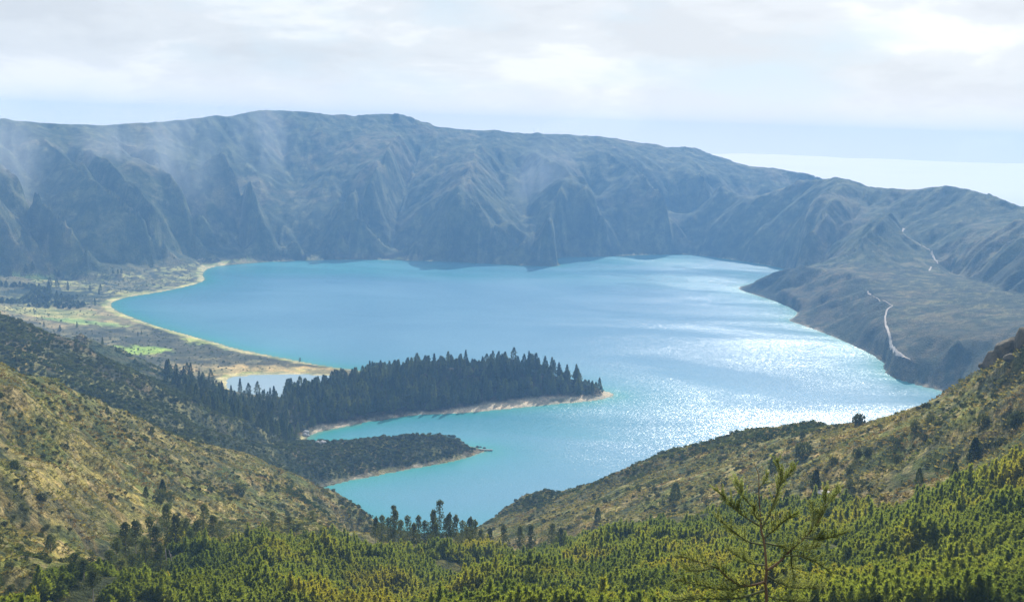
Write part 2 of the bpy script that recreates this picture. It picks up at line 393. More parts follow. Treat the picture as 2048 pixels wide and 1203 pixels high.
# ------------------------------------------------------------------ materials
def mat(name):
    m = bpy.data.materials.new(name); m.use_nodes = True
    t = m.node_tree; b = t.nodes['Principled BSDF']; return m, t, b
def noise(t, scale, detail=4, rough=0.55, vec=None, dist=0.0):
    n = t.nodes.new('ShaderNodeTexNoise'); n.inputs['Scale'].default_value = scale; n.inputs['Detail'].default_value = detail
    n.inputs['Roughness'].default_value = rough; n.inputs['Distortion'].default_value = dist
    if vec is not None: t.links.new(vec, n.inputs['Vector'])
    return n
def pos(t): return t.nodes.new('ShaderNodeNewGeometry').outputs['Position']
def mixc(t, f, a, b, mode='MIX'):
    n = t.nodes.new('ShaderNodeMixRGB'); n.blend_type = mode
    for i, v in enumerate((f, a, b)):
        if isinstance(v, (int, float)): n.inputs[i].default_value = v
        elif isinstance(v, tuple): n.inputs[i].default_value = (*v, 1) if len(v) == 3 else v
        else: t.links.new(v, n.inputs[i])
    return n.outputs[0]
def ground_material():
    m, t, b = mat('ground_cover'); P = pos(t)
    at = t.nodes.new('ShaderNodeAttribute'); at.attribute_name = 'cover'
    na = noise(t, 0.55, 5, 0.62, P); nb = noise(t, 0.09, 6, 0.6, P); nc = noise(t, 2.2, 3, 0.6, P)
    va = ramp(t, [(0.30, (0.42, 0.44, 0.42)), (0.5, (0.95, 0.95, 0.95)), (0.70, (1.65, 1.55, 1.4))]); L(t, na, 0, va, 0)
    vb = ramp(t, [(0.33, (0.62, 0.72, 0.66)), (0.52, (1, 1, 1)), (0.68, (1.35, 1.2, 1.05))]); L(t, nb, 0, vb, 0)
    vc = ramp(t, [(0.35, (0.75, 0.75, 0.75)), (0.65, (1.25, 1.25, 1.2))]); L(t, nc, 0, vc, 0)
    c = mixc(t, 1.0, at.outputs['Color'], va.outputs[0], 'MULTIPLY')
    c = mixc(t, 0.8, c, vb.outputs[0], 'MULTIPLY'); c = mixc(t, 0.7, c, vc.outputs[0], 'MULTIPLY')
    nd = noise(t, 0.028, 6, 0.62, P, 0.4); vd = ramp(t, [(0.36, (0.45, 0.54, 0.50)), (0.50, (1, 1, 1)), (0.64, (1.5, 1.4, 1.25))]); L(t, nd, 0, vd, 0)
    c = mixc(t, 1.0, c, vd.outputs[0], 'MULTIPLY')
    t.links.new(c, b.inputs['Base Color']); b.inputs['Roughness'].default_value = 0.95
    b.inputs['Specular IOR Level'].default_value = 0.12
    bs = t.nodes.new('ShaderNodeAttribute'); bs.attribute_name = 'rough'
    h1 = noise(t, 0.35, 6, 0.68, P)
    vo = t.nodes.new('ShaderNodeTexVoronoi'); vo.inputs['Scale'].default_value = 0.30; t.links.new(P, vo.inputs['Vector'])
    hh = math_n(t, 'ADD', h1.outputs[0], math_n(t, 'MULTIPLY', vo.outputs[0], -0.35))
    bp = t.nodes.new('ShaderNodeBump'); bp.inputs['Distance'].default_value = 4.0
    t.links.new(bs.outputs['Fac'], bp.inputs['Strength']); t.links.new(hh, bp.inputs['Height'])
    L(t, bp, 0, b, 'Normal'); return m
M_GROUND = ground_material()
def water_material(name, small=False):
    m, t, b = mat(name); P = pos(t)
    at = t.nodes.new('ShaderNodeAttribute'); at.attribute_name = 'shallow'
    cr = ramp(t, [(0.0, (0.115, 0.255, 0.355)), (0.45, (0.07, 0.25, 0.31)), (0.74, (0.045, 0.26, 0.25)), (0.93, (0.19, 0.26, 0.15)), (1.0, (0.28, 0.25, 0.14))])
    L(t, at, 'Fac', cr, 0)
    big = noise(t, 0.0021, 4, 0.55, P, 0.6)
    vb = ramp(t, [(0.36, (0.80, 0.88, 0.92)), (0.64, (1.15, 1.1, 1.08))]); L(t, big, 0, vb, 0)
    c = mixc(t, 1.0, cr.outputs[0], vb.outputs[0], 'MULTIPLY')
    if small: c = mixc(t, 0.75, c, (0.34, 0.40, 0.44))
    t.links.new(c, b.inputs['Base Color']); b.inputs['IOR'].default_value = 1.333; b.inputs['Specular IOR Level'].default_value = 0.32
    # wind: ruffled and calm patches stretched across the wind
    mp = t.nodes.new('ShaderNodeMapping'); mp.inputs['Scale'].default_value = (0.0022, 0.0052, 0.0); mp.inputs['Rotation'].default_value = (0, 0, math.radians(18))
    t.links.new(P, mp.inputs['Vector'])
    w = noise(t, 1.0, 5, 0.55, mp.outputs[0], 0.8)
    wm = ramp(t, [(0.38, (0.45,) * 3), (0.50, (0.95,) * 3), (0.64, (1.3,) * 3)]); L(t, w, 0, wm, 0)
    amp = math_n(t, 'MULTIPLY', wm.outputs[0], 0.25 if small else 1.0)
    r1 = noise(t, 0.62, 2, 0.6, P); r2 = noise(t, 2.1, 2, 0.6, P)
    s1 = t.nodes.new('ShaderNodeVectorMath'); s1.operation = 'ADD'; t.links.new(r1.outputs['Color'], s1.inputs[0]); t.links.new(r2.outputs['Color'], s1.inputs[1])
    s2 = t.nodes.new('ShaderNodeVectorMath'); s2.operation = 'SUBTRACT'; t.links.new(s1.outputs[0], s2.inputs[0]); s2.inputs[1].default_value = (1, 1, 1)
    s3 = t.nodes.new('ShaderNodeVectorMath'); s3.operation = 'SCALE'; t.links.new(s2.outputs[0], s3.inputs[0])
    t.links.new(math_n(t, 'MULTIPLY', amp, WAVE), s3.inputs['Scale'])
    s4 = t.nodes.new('ShaderNodeVectorMath'); s4.operation = 'MULTIPLY'; t.links.new(s3.outputs[0], s4.inputs[0]); s4.inputs[1].default_value = (1, 1, 0)
    s5 = t.nodes.new('ShaderNodeVectorMath'); s5.operation = 'ADD'; t.links.new(s4.outputs[0], s5.inputs[0]); s5.inputs[1].default_value = (0, 0, 1)
    s6 = t.nodes.new('ShaderNodeVectorMath'); s6.operation = 'NORMALIZE'; t.links.new(s5.outputs[0], s6.inputs[0])
    t.links.new(s6.outputs[0], b.inputs['Normal'])
    t.links.new(math_n(t, 'ADD', math_n(t, 'MULTIPLY', amp, 0.08), 0.16), b.inputs['Roughness'])
    return m
WAVE = 0.66
M_WATER = water_material('lake_water')
M_LAGOON = water_material('lagoon_water', True)

# ------------------------------------------------------------------ objects helpers
col = scene.collection
def tag(o, label=None, cat=None, group=None, kind=None):
    if label: o['label'] = label
    if cat: o['category'] = cat
    if group: o['group'] = group
    if kind: o['kind'] = kind
    return o
def mesh_np(name, V, F, material=None, smooth_=True):
    me = bpy.data.meshes.new(name); V = np.asarray(V, np.float32); F = np.asarray(F, np.int32)
    n = F.shape[1]
    me.vertices.add(len(V)); me.vertices.foreach_set('co', V.ravel())
    me.loops.add(F.size); me.loops.foreach_set('vertex_index', F.ravel())
    me.polygons.add(len(F)); me.polygons.foreach_set('loop_start', np.arange(0, F.size, n, dtype=np.int32))
    me.update(calc_edges=True)
    if smooth_: me.polygons.foreach_set('use_smooth', np.ones(len(F), bool))
    if material: me.materials.append(material)
    return me
def link(name, me, parent=None):
    o = bpy.data.objects.new(name, me); col.objects.link(o)
    if parent is not None: o.parent = parent
    return o

# ------------------------------------------------------------------ one terrain sheet, cut into the pieces of the setting
def rows():
    r = [5.0]
    while r[-1] < 4640:
        d = r[-1]
        if d < 200: s = 0.022 * d
        elif d < 1400: s = 0.0052 * d
        elif d < 2150: s = 8.5
        elif d < 3650: s = 5.6
        else: s = 22
        r.append(d + s)
    return np.array(r)
rr = rows(); AZ = np.radians(np.linspace(-35, 36, 1180))
RR, AA = np.meshgrid(rr, AZ, indexing='ij')
VX = RR * np.sin(AA); VY = RR * np.cos(AA)
VZ, SL = terrain(VX, VY)
nr, nc = RR.shape
sdv = bil(SD, VX, VY, 10.0)
PXV = PW / 2 + FPX * np.tan(AA) / math.cos(PITCH) * 1.0      # bearing, expressed as the picture column it falls in near mid-height
def zone(px, r, zh=0.0):
    """bearing + distance -> land unit"""
    z = np.full(px.shape, 0)
    base = (CAMH - 7) * FPX / (np.interp(px, BX, BY) - (268 + ROLL * (px - 1024)))
    mount = (px < 1385) & ((r > base - 12) | ((zh > 13) & (r > base - 260)))
    k = (px >= 1385) & (r > np.interp(px, [1385, 1600, 1700, 1862, 2048, 2600], [2800, 2320, 2280, 2260, 2150, 1900]))
    near_left = (px < 800) & (r < np.interp(px, [-900, 0, 200, 300, 500, 600, 700, 800], [620, 620, 650, 690, 720, 760, 760, 700]))
    near_right = (px >= 800) & (r < np.interp(px, [800, 1000, 1340, 1830, 1935, 2200], [760, 860, 870, 920, 900, 800]))
    mid_left = (px < 700) & ~near_left & (r < np.interp(px, [-900, 0, 150, 350, 450, 550, 600, 615, 640, 960], [1180, 1170, 1150, 1150, 1160, 1140, 1100, 1068, 1045, 1045]))
    head = (px >= 600) & (px < 1000) & ~near_left & (r < 1062) & (r > 780)
    pen = (px >= 560) & (px < 1245) & ~head & ~near_left & ~near_right & ~mid_left & (r < 1312)
    right = (px >= 1385) & ~k & ~near_right
    z = np.where(mount, 1, z); z = np.where(k, 2, z); z = np.where(right, 3, z)
    z = np.where(near_right, 4, z); z = np.where(mid_left, 6, z); z = np.where(head, 7, z)
    z = np.where(pen, 8, z); z = np.where(near_left, 5, z)
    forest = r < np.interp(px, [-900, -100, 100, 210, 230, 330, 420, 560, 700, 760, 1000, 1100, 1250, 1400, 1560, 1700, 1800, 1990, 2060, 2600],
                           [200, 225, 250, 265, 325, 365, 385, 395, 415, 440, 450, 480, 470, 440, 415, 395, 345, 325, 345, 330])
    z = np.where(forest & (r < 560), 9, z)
    return z        # 0 = plain
ZN = zone(PXV, RR, VZ)
NAMES = {0: 'lakeside_plain', 1: 'crater_wall', 2: 'mountain_ridge', 3: 'headland_slope', 4: 'bracken_slope', 5: 'bracken_hillside',
         6: 'shrubby_hillside', 7: 'rocky_point', 8: 'wooded_peninsula', 9: 'forest_floor'}
def L3(a, b, t): return a + (np.array(b) - a) * t[..., None]
def cover(x, y, z, sl, sd, zn, px, r):
    c = np.zeros(x.shape + (3,)); c[:] = (0.10, 0.095, 0.05)
    n30 = fbm(x, y, 30, 4, 101); n9 = fbm(x, y, 9, 4, 131); n3 = fbm(x, y, 3.2, 3, 151); n120 = fbm(x, y, 130, 4, 171); n18 = fbm(x, y, 18, 3, 191)
    # far mountains and ridges: thin grass, dark heath and laurel in the gullies
    m = (zn == 1) | (zn == 2)
    b = np.zeros_like(c); b[:] = (0.075, 0.088, 0.042)
    b = L3(b, (0.15, 0.135, 0.080), smooth(0.50, 0.66, n120) * 0.8)
    b = L3(b, (0.042, 0.060, 0.030), smooth(0.52, 0.62, n30) * 0.75)
    b = L3(b, (0.18, 0.18, 0.095), smooth(0.58, 0.72, n18) * 0.5)
    low = smooth(90, 10, z) * smooth(0.45, 0.15, sl) * (zn == 1)
    b = L3(b, (0.16, 0.145, 0.075), low * 0.7)
    c[m] = b[m]
    # headland: heath, pale grass on the crest
    m = zn == 3
    b = np.zeros_like(c); b[:] = (0.055, 0.062, 0.032)
    b = L3(b, (0.10, 0.090, 0.05), smooth(0.45, 0.6, n120))
    b = L3(b, (0.035, 0.050, 0.028), smooth(0.50, 0.60, n18) * 0.8)
    b = L3(b, (0.26, 0.25, 0.12), smooth(0.50, 0.66, n9) * smooth(0.40, 0.12, sl) * 0.35 * smooth(1500, 1750, r))
    c[m] = b[m]
    # bracken slopes near the camera
    m = (zn == 4) | (zn == 5)
    b = np.zeros_like(c); b[:] = (0.285, 0.245, 0.080)
    b = L3(b, (0.17, 0.125, 0.050), smooth(0.50, 0.64, n9) * 0.75)
    b = L3(b, (0.150, 0.175, 0.042), smooth(0.47, 0.60, n18) * 0.85)
    b = L3(b, (0.38, 0.30, 0.14), smooth(0.55, 0.66, n3) * 0.7)
    b = L3(b, (0.055, 0.070, 0.028), smooth(0.56, 0.63, fbm(x, y, 5, 3, 211)) * 0.85)
    b = L3(b, (0.13, 0.115, 0.055), smooth(0.45, 0.60, n120) * 0.6 * (zn == 5))
    rk = smooth(0.95, 1.4, sl); b = L3(b, (0.075, 0.065, 0.045), rk * 0.9)
    far_r = (zn == 4) * smooth(600, 680, r); b = L3(b, (0.085, 0.095, 0.045), far_r * 0.65)
    c[m] = b[m]
    # shrubby hill, its dark greens deepened to paint in shade, and rocky point
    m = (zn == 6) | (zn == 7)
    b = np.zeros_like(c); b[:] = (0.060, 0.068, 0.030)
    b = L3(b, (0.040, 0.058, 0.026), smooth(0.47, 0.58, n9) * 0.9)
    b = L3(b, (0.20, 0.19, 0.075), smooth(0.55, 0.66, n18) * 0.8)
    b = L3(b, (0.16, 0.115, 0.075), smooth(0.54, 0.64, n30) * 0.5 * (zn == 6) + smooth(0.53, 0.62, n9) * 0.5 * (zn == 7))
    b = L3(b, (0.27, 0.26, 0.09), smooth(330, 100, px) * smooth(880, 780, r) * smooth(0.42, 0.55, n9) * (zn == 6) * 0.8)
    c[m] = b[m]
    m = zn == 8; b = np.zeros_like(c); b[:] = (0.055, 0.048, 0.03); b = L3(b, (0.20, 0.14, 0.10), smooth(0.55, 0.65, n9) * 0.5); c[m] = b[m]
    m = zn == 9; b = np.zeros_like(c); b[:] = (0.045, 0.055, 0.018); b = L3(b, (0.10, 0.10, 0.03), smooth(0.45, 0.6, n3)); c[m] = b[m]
    # plain by the lake
    m = zn == 0
    b = np.zeros_like(c); b[:] = (0.080, 0.078, 0.044)
    b = L3(b, (0.055, 0.055, 0.034), smooth(0.50, 0.58, n18) * 0.8)
    up = smooth(1830, 1930, r) * smooth(480, 330, px)
    b = L3(b, (0.30, 0.30, 0.12), up * smooth(0.42, 0.56, n9) * 0.9)
    b = L3(b, (0.045, 0.058, 0.038), up * smooth(0.53, 0.6, n30) * 0.85)
    b = L3(b, (0.19, 0.175, 0.095), smooth(0.53, 0.6, n30) * smooth(0.42, 0.6, n9) * 0.8)
    def blob(cx, cy, rx, ry, colr, k=1.0, edge=0.35):
        gx_, gy_, _ = S(cx, cy, 2); ex = abs(S(cx + rx, cy, 2)[0] - gx_); ey = abs(S(cx, cy - ry, 2)[1] - gy_)
        q = np.hypot((x - gx_) / ex, (y - gy_) / ey) + (n18 - 0.5) * 1.1 + (n9 - 0.5) * 0.9
        nonlocal b; b = L3(b, colr, smooth(1 + edge, 1 - edge, q) * k)
    blob(150, 634, 150, 22, (0.29, 0.235, 0.13)); blob(105, 630, 105, 13, (0.34, 0.33, 0.13), 0.9); blob(160, 648, 90, 6, (0.26, 0.36, 0.12))
    blob(280, 706, 55, 9, (0.30, 0.42, 0.085), 1, 0.2); blob(425, 676, 45, 11, (0.32, 0.38, 0.10)); blob(470, 692, 40, 7, (0.17, 0.22, 0.10))
    blob(500, 742, 140, 11, (0.42, 0.32, 0.15)); blob(590, 738, 80, 10, (0.44, 0.33, 0.15)); blob(370, 525, 42, 5, (0.44, 0.36, 0.18), 1, 0.15)
    blob(50, 565, 45, 9, (0.24, 0.34, 0.10), 0.7); blob(100, 592, 130, 9, (0.030, 0.045, 0.030), 0.95); blob(620, 738, 40, 3, (0.45, 0.38, 0.16))
    blob(640, 741, 40, 5, (0.13, 0.12, 0.07), 0.8)
    c[m] = b[m]
    # sand along the water
    w = np.interp(px, [-100, 205, 300, 440, 470, 600, 700, 800, 900, 1000, 1150, 1400, 2100], [10, 13, 10, 12, 15, 7, 4, 2.5, 6, 6, 4, 3, 3.0])
    w = np.where((zn == 7) | (zn == 6), 2.5, w); w = np.where((zn == 4) | (zn == 5), 2, w)
    w = np.where((zn == 1) & (px > 880) & (px < 1120), 0.01, w); w = np.where((zn == 1) & (px <= 880), np.where(px > 400, 30, 10), w)
    w = np.where((zn == 8) & (px > 900), np.interp(px, [900, 960, 1030, 1120, 1200, 1240], [7, 17, 26, 24, 18, 14]), w)
    f = smooth(w * 1.25 + 2, w * 0.75, sd + (n9 - 0.5) * w * 0.9) * smooth(6, 3, z - 5 * (r > 2300)) * smooth(0.6, 0.35, sl - 0.25 * (r > 2300))
    sand = np.zeros_like(c); sand[:] = (0.43, 0.385, 0.205)
    sand = L3(sand, (0.36, 0.32, 0.25), ((zn == 8) * 1.0))
    sand = L3(sand, (0.36, 0.38, 0.12), smooth(0.5, 0.6, n18) * smooth(w * 0.3, w * 0.9, sd) * ((zn == 0) * 1.0))
    sand = L3(sand, (0.26, 0.22, 0.18), ((zn == 7) | (zn == 3)) * 0.8)
    f = f * (zn != 9); c = c + (sand - c) * f[..., None]
    # bottom under water edge
    return np.clip(c, 0, 1), f
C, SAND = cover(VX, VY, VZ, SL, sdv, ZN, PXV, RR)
ROUGH = np.where((ZN == 0), 0.35, np.where((ZN == 1) | (ZN == 2), 0.8, 0.9)) * (1 - 0.85 * SAND)
fi, fj = np.meshgrid(np.arange(nr - 1), np.arange(nc - 1), indexing='ij')
fz = np.maximum.reduce([VZ[:-1, :-1], VZ[1:, :-1], VZ[:-1, 1:], VZ[1:, 1:]])
fzn = ZN[:-1, :-1]; fsand = SAND[:-1, :-1] > 0.5
keep = fz > -2.5
quads = np.stack([fi * nc + fj, fi * nc + fj + 1, (fi + 1) * nc + fj + 1, (fi + 1) * nc + fj], -1)
V_all = np.stack([VX, VY, VZ], -1).reshape(-1, 3)
def patch(name, mask, label):
    q = quads[mask]
    if not len(q): return None
    u, inv = np.unique(q.ravel(), return_inverse=True)
    me = mesh_np(name, V_all[u], inv.reshape(-1, 4), M_GROUND)
    ca = me.attributes.new('cover', 'FLOAT_COLOR', 'POINT')
    cv = np.ones((len(u), 4), np.float32); cv[:, :3] = C.reshape(-1, 3)[u]; ca.data.foreach_set('color', cv.ravel())
    ra = me.attributes.new('rough', 'FLOAT', 'POINT'); ra.data.foreach_set('value', ROUGH.ravel()[u].astype(np.float32))
    o = link(name, me); o['kind'] = 'structure'; o['label'] = label; return o
LBL = {0: 'flat brown heath and marsh plain between the sandy shore and the mountain foot',
 1: 'long hazy blue crater wall with spurs rising behind the lake',
 2: 'hazy blue ridge with rounded tops falling to the sea behind the headland',
 3: 'dark heathy headland with the pale trail running down to the water',
 4: 'golden bracken slope dotted with small dark conifers above the lake',
 5: 'broad brown and gold hillside in front of the small wooded valley',
 6: 'dark green shrubby hillside with painted-in shade behind the golden brown hillside',
 7: 'low scrubby point with a short jetty at its tip',
 8: 'narrow peninsula under the dense dark conifer wood',
 9: 'shaded ground under the bright green plantation'}
beach_mask = keep & fsand & (fz > -0.3) & np.isin(fzn, (0, 1, 8))
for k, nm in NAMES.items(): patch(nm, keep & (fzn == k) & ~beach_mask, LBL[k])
patch('sandy_beach', beach_mask, 'pale sandy strip of beach curving along the water')

# ------------------------------------------------------------------ lake, lagoon, sea
def water_patch(name, mask, m, label, z=0.0):
    q = quads[mask]; u, inv = np.unique(q.ravel(), return_inverse=True)
    V = V_all[u].copy(); V[:, 2] = z
    me = mesh_np(name, V, inv.reshape(-1, 4), m, False)
    sd = sdv.ravel()[u]; d = np.hypot(V[:, 0], V[:, 1]); pxu = PXV.ravel()[u]
    reach = np.where((pxu < 720) & (d > 1000) & (d < 1130), 34, 13.0) + 10 * fbm(V[:, 0], V[:, 1], 40, 3, 5)
    deepr = 55.0
    s = np.where(VZ.ravel()[u] > -0.05, 1.0, 0.0)
    s = np.maximum(s, np.clip(0.9 * np.exp(-(sd / reach) ** 1.3), 0, 1)); s = np.maximum(s, 0.78 * np.exp(-sd / deepr))
    tl = 0.50 * smooth(2150, 2350, d) + 0.40 * smooth(1250, 1120, d) * smooth(1040, 1090, d)
    s = np.maximum(s, tl * np.clip(fbm(V[:, 0], V[:, 1], 180, 3, 15) * 1.6, 0, 1))
    a = me.attributes.new('shallow', 'FLOAT', 'POINT'); a.data.foreach_set('value', s.astype(np.float32))
    o = link(name, me); tag(o, label, None, None, 'structure'); return o
fmin = np.minimum.reduce([VZ[:-1, :-1], VZ[1:, :-1], VZ[:-1, 1:], VZ[1:, 1:]])
fsd = sdv[:-1, :-1]
wet = (fmin < 0.0) & (RR[:-1, :-1] > 600) & (fz < 6) & (inpoly(VX, VY, lake_poly)[:-1, :-1] | inpoly(VX, VY, lagoon_poly)[:-1, :-1] | (fmin < -0.01))
inlag = (PXV[:-1, :-1] < 760) & (RR[:-1, :-1] > 1150) & (RR[:-1, :-1] < 1480) & inpoly(VX, VY, catmull((lagoon_poly - lagoon_poly.mean(0)) * 1.25 + lagoon_poly.mean(0), 1))[:-1, :-1]
water_patch('lake', wet & ~inlag, M_WATER, 'wide turquoise crater lake sparkling in the sun')
water_patch('lagoon', wet & inlag, M_LAGOON, 'small pale pool behind the sand bar and the conifers')
ms, ts, bs_ = mat('sea_water'); bs_.inputs['Base Color'].default_value = (0.02, 0.06, 0.09, 1); bs_.inputs['Roughness'].default_value = 0.42
bs_.inputs['IOR'].default_value = 1.333
me = bpy.data.meshes.new('sea'); me.from_pydata([(-60000, 5400, -575), (60000, 5400, -575), (60000, 46000, -575), (-60000, 46000, -575)], [], [(0, 1, 2, 3)])
me.materials.append(ms); tag(link('sea', me), 'pale hazy sea beyond the lower ridge', None, None, 'structure')

# low cloud deck over the sea, far out
gx_ = np.linspace(-52000, 52000, 260); gy_ = np.linspace(11000, 50000, 120); CXg, CYg = np.meshgrid(gx_, gy_)
ct = -300 + 170 * (fbm(CXg, CYg, 3800, 4, 701) - 0.5) - 260 * smooth(15000, 11000, CYg + 2600 * (fbm(CXg, CYg, 3000, 3, 711) - 0.5))
ii, jj = np.meshgrid(np.arange(119), np.arange(259), indexing='ij'); qf = np.stack([ii * 260 + jj, ii * 260 + jj + 1, (ii + 1) * 260 + jj + 1, (ii + 1) * 260 + jj], -1).reshape(-1, 4)
mc_, tc_, bc_ = mat('cloud_white'); bc_.inputs['Base Color'].default_value = (0.84, 0.77, 0.72, 1); bc_.inputs['Roughness'].default_value = 1.0; bc_.inputs['Specular IOR Level'].default_value = 0.0
me = mesh_np('cloud_bank', np.concatenate([np.stack([CXg, CYg, ct], -1).reshape(-1, 3), np.stack([CXg, CYg, 0 * ct - 565], -1).reshape(-1, 3)]), np.vstack([qf, qf[:, ::-1] + 260 * 120]), mc_)
tag(link('cloud_bank', me), 'white bank of low cloud lying over the sea at the horizon', None, None, 'structure')

# ------------------------------------------------------------------ haze
HAZE = True
if HAZE:
    mh = bpy.data.materials.new('haze_air'); mh.use_nodes = True; t = mh.node_tree; t.nodes.clear()
    o_ = t.nodes.new('ShaderNodeOutputMaterial'); v = t.nodes.new('ShaderNodeVolumePrincipled')
    v.inputs['Color'].default_value = (0.27, 0.55, 0.98, 1); v.inputs['Density'].default_value = 1.75e-4; v.inputs['Anisotropy'].default_value = 0.0
    L(t, v, 0, o_, 'Volume')
    x0, x1, y0, y1, z0, z1 = -3600, 3600, -300, 5300, -600, 378
    vv = [(x, y, z) for z in (z0, z1) for y in (y0, y1) for x in (x0, x1)]
    me = bpy.data.meshes.new('haze'); me.from_pydata(vv, [], [(0, 2, 3, 1), (4, 5, 7, 6), (0, 1, 5, 4), (2, 6, 7, 3), (0, 4, 6, 2), (1, 3, 7, 5)])
    me.materials.append(mh); tag(link('haze', me), 'thin blue haze filling the air over the lake', None, None, 'stuff')
# ------------------------------------------------------------------ where things can be seen
ANG = np.maximum.accumulate((VZ - CAMH) / RR, axis=0)
def visible(x, y, z, tol=0.0):
    r = np.hypot(x, y); a = np.arctan2(x, y)
    i = np.clip(np.searchsorted(rr, r * 0.985) - 1, 0, nr - 1); j = np.clip(np.round((a - AZ[0]) / (AZ[1] - AZ[0])).astype(int), 0, nc - 1)
    return (z - CAMH) / r >= ANG[i, j] - tol
RI = np.linalg.inv(R)
def project(x, y, z):
    q = RI @ np.stack([x, y, z - CAMH]); return PW / 2 + FPX * q[0] / -q[2], PH / 2 - FPX * q[1] / -q[2]
def zone_at(x, y):
    px = PW / 2 + FPX * (x / y) / math.cos(PITCH); return zone(px, np.hypot(x, y)), px
def hgt(x, y):
    return float(terrain(np.array([x]), np.array([y]))[0][0])
def hits(pl, dmin=120.0):
    """first point of the ground met along each sight line"""
    D = np.geomspace(dmin, 4600, 1400); o = []
    for px, py in pl:
        v = ray(px, py); h = math.hypot(v[0], v[1]); s = D / h
        X, Y, Zr = v[0] * s, v[1] * s, CAMH + v[2] * s
        a = math.atan2(v[0], v[1]); jf = (a - AZ[0]) / (AZ[1] - AZ[0]); j = int(np.clip(round(jf), 0, nc - 1))
        T = np.interp(D, rr, VZ[:, j]); k = np.argmax(Zr < T)
        if not (Zr < T).any(): k = len(D) - 1
        o.append((X[k], Y[k], T[k]))
    return o
# ------------------------------------------------------------------ foliage
def leaf_mat(name, a, b, var=0.25, transl=0.35, scale=0.05, third=None, objvar=0.35):
    m = bpy.data.materials.new(name); m.use_nodes = True; t = m.node_tree; t.nodes.clear()
    o = t.nodes.new('ShaderNodeOutputMaterial'); P = pos(t)
    n = noise(t, scale, 3, 0.6, P); r = ramp(t, [(0.36, a), (0.62, b)] if third is None else [(0.34, a), (0.52, b), (0.64, third)]); L(t, n, 0, r, 0)
    oi = t.nodes.new('ShaderNodeObjectInfo')
    br = math_n(t, 'ADD', math_n(t, 'MULTIPLY', oi.outputs['Random'], objvar * 2), 1 - objvar)
    n2 = noise(t, 1.3, 3, 0.6, P); b2 = math_n(t, 'ADD', math_n(t, 'MULTIPLY', n2.outputs[0], var * 4), 1 - var * 2)
    c = mixc(t, 1.0, r.outputs[0], br, 'MULTIPLY'); c = mixc(t, 1.0, c, b2, 'MULTIPLY')
    d = t.nodes.new('ShaderNodeBsdfDiffuse'); t.links.new(c, d.inputs[0])
    tr = t.nodes.new('ShaderNodeBsdfTranslucent'); t.links.new(mixc(t, 1.0, c, (1.25, 1.2, 0.7), 'MULTIPLY'), tr.inputs[0])
    mx = t.nodes.new('ShaderNodeMixShader'); mx.inputs[0].default_value = transl
    L(t, d, 0, mx, 1); L(t, tr, 0, mx, 2); L(t, mx, 0, o, 0); return m
M_PLANT = leaf_mat('young_conifer_leaves', (0.130, 0.175, 0.038), (0.195, 0.235, 0.038), 0.12, 0.72, 0.026, (0.30, 0.285, 0.038), 0.10)
M_MATURE = leaf_mat('mature_conifer_leaves', (0.070, 0.090, 0.028), (0.13, 0.14, 0.040), 0.25, 0.35, 0.05, None, 0.3)
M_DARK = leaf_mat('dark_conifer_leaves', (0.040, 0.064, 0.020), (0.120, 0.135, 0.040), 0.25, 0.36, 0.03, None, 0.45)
M_SHRUB = leaf_mat('shrub_leaves', (0.065, 0.080, 0.030), (0.125, 0.135, 0.052), 0.25, 0.22, 0.05, None, 0.4)
M_BRACKEN = leaf_mat('bracken_fronds', (0.13, 0.155, 0.040), (0.30, 0.255, 0.080), 0.3, 0.4, 0.045, (0.22, 0.15, 0.055), 0.45)
def bark_mat(name, a, b):
    m, t, bs = mat(name); P = pos(t); n = noise(t, 3.0, 4, 0.6, P); r = ramp(t, [(0.35, a), (0.65, b)]); L(t, n, 0, r, 0)
    L(t, r, 0, bs, 'Base Color'); bs.inputs['Roughness'].default_value = 0.9; return m
M_BARK = bark_mat('bark', (0.07, 0.05, 0.035), (0.16, 0.12, 0.09))
M_PALEBARK = bark_mat('pale_bark', (0.26, 0.22, 0.18), (0.42, 0.37, 0.31))
def sprays(P, D, ln, wd, rg, bend=0.25):
    """leaf sprays: a bent diamond per point P along direction D"""
    n = len(P); D = D / (np.linalg.norm(D, axis=1, keepdims=True) + 1e-9)
    rv = rg.normal(size=(n, 3)); W = np.cross(D, rv); W /= (np.linalg.norm(W, axis=1, keepdims=True) + 1e-9)
    U = np.cross(W, D); ln = np.broadcast_to(ln, (n,))[:, None]; wd = np.broadcast_to(wd, (n,))[:, None]
    a = P; b = P + D * ln * 0.5 + W * wd + U * ln * bend * rg.uniform(-1, 1, (n, 1)); c = P + D * ln
    d = P + D * ln * 0.5 - W * wd + U * ln * bend * rg.uniform(-1, 1, (n, 1))
    V = np.stack([a, b, c, d], 1).reshape(-1, 3); F = np.arange(n * 4).reshape(-1, 4); return V, F
def tube(p0, p1, r0, r1, seg=6, mid=None):
    ps = [np.array(p0, float)] + ([np.array(mid, float)] if mid is not None else []) + [np.array(p1, float)]
    rs = [r0] + ([(r0 + r1) / 2] if mid is not None else []) + [r1]; V = []; F = []
    ax = ps[-1] - ps[0]; ax /= np.linalg.norm(ax); u = np.cross(ax, [0.31, 0.87, 0.2]); u /= np.linalg.norm(u); w = np.cross(ax, u)
    for p, r in zip(ps, rs):
        for k in range(seg):
            t = 2 * math.pi * k / seg; V.append(p + (u * math.cos(t) + w * math.sin(t)) * r)
    for i in range(len(ps) - 1):
        for k in range(seg): F.append((i * seg + k, i * seg + (k + 1) % seg, (i + 1) * seg + (k + 1) % seg, (i + 1) * seg + k))
    return np.array(V), np.array(F)
def join(parts):
    V = []; F = []; o = 0
    for v, f in parts: V.append(v); F.append(f + o); o += len(v)
    return np.vstack(V), np.vstack(F)
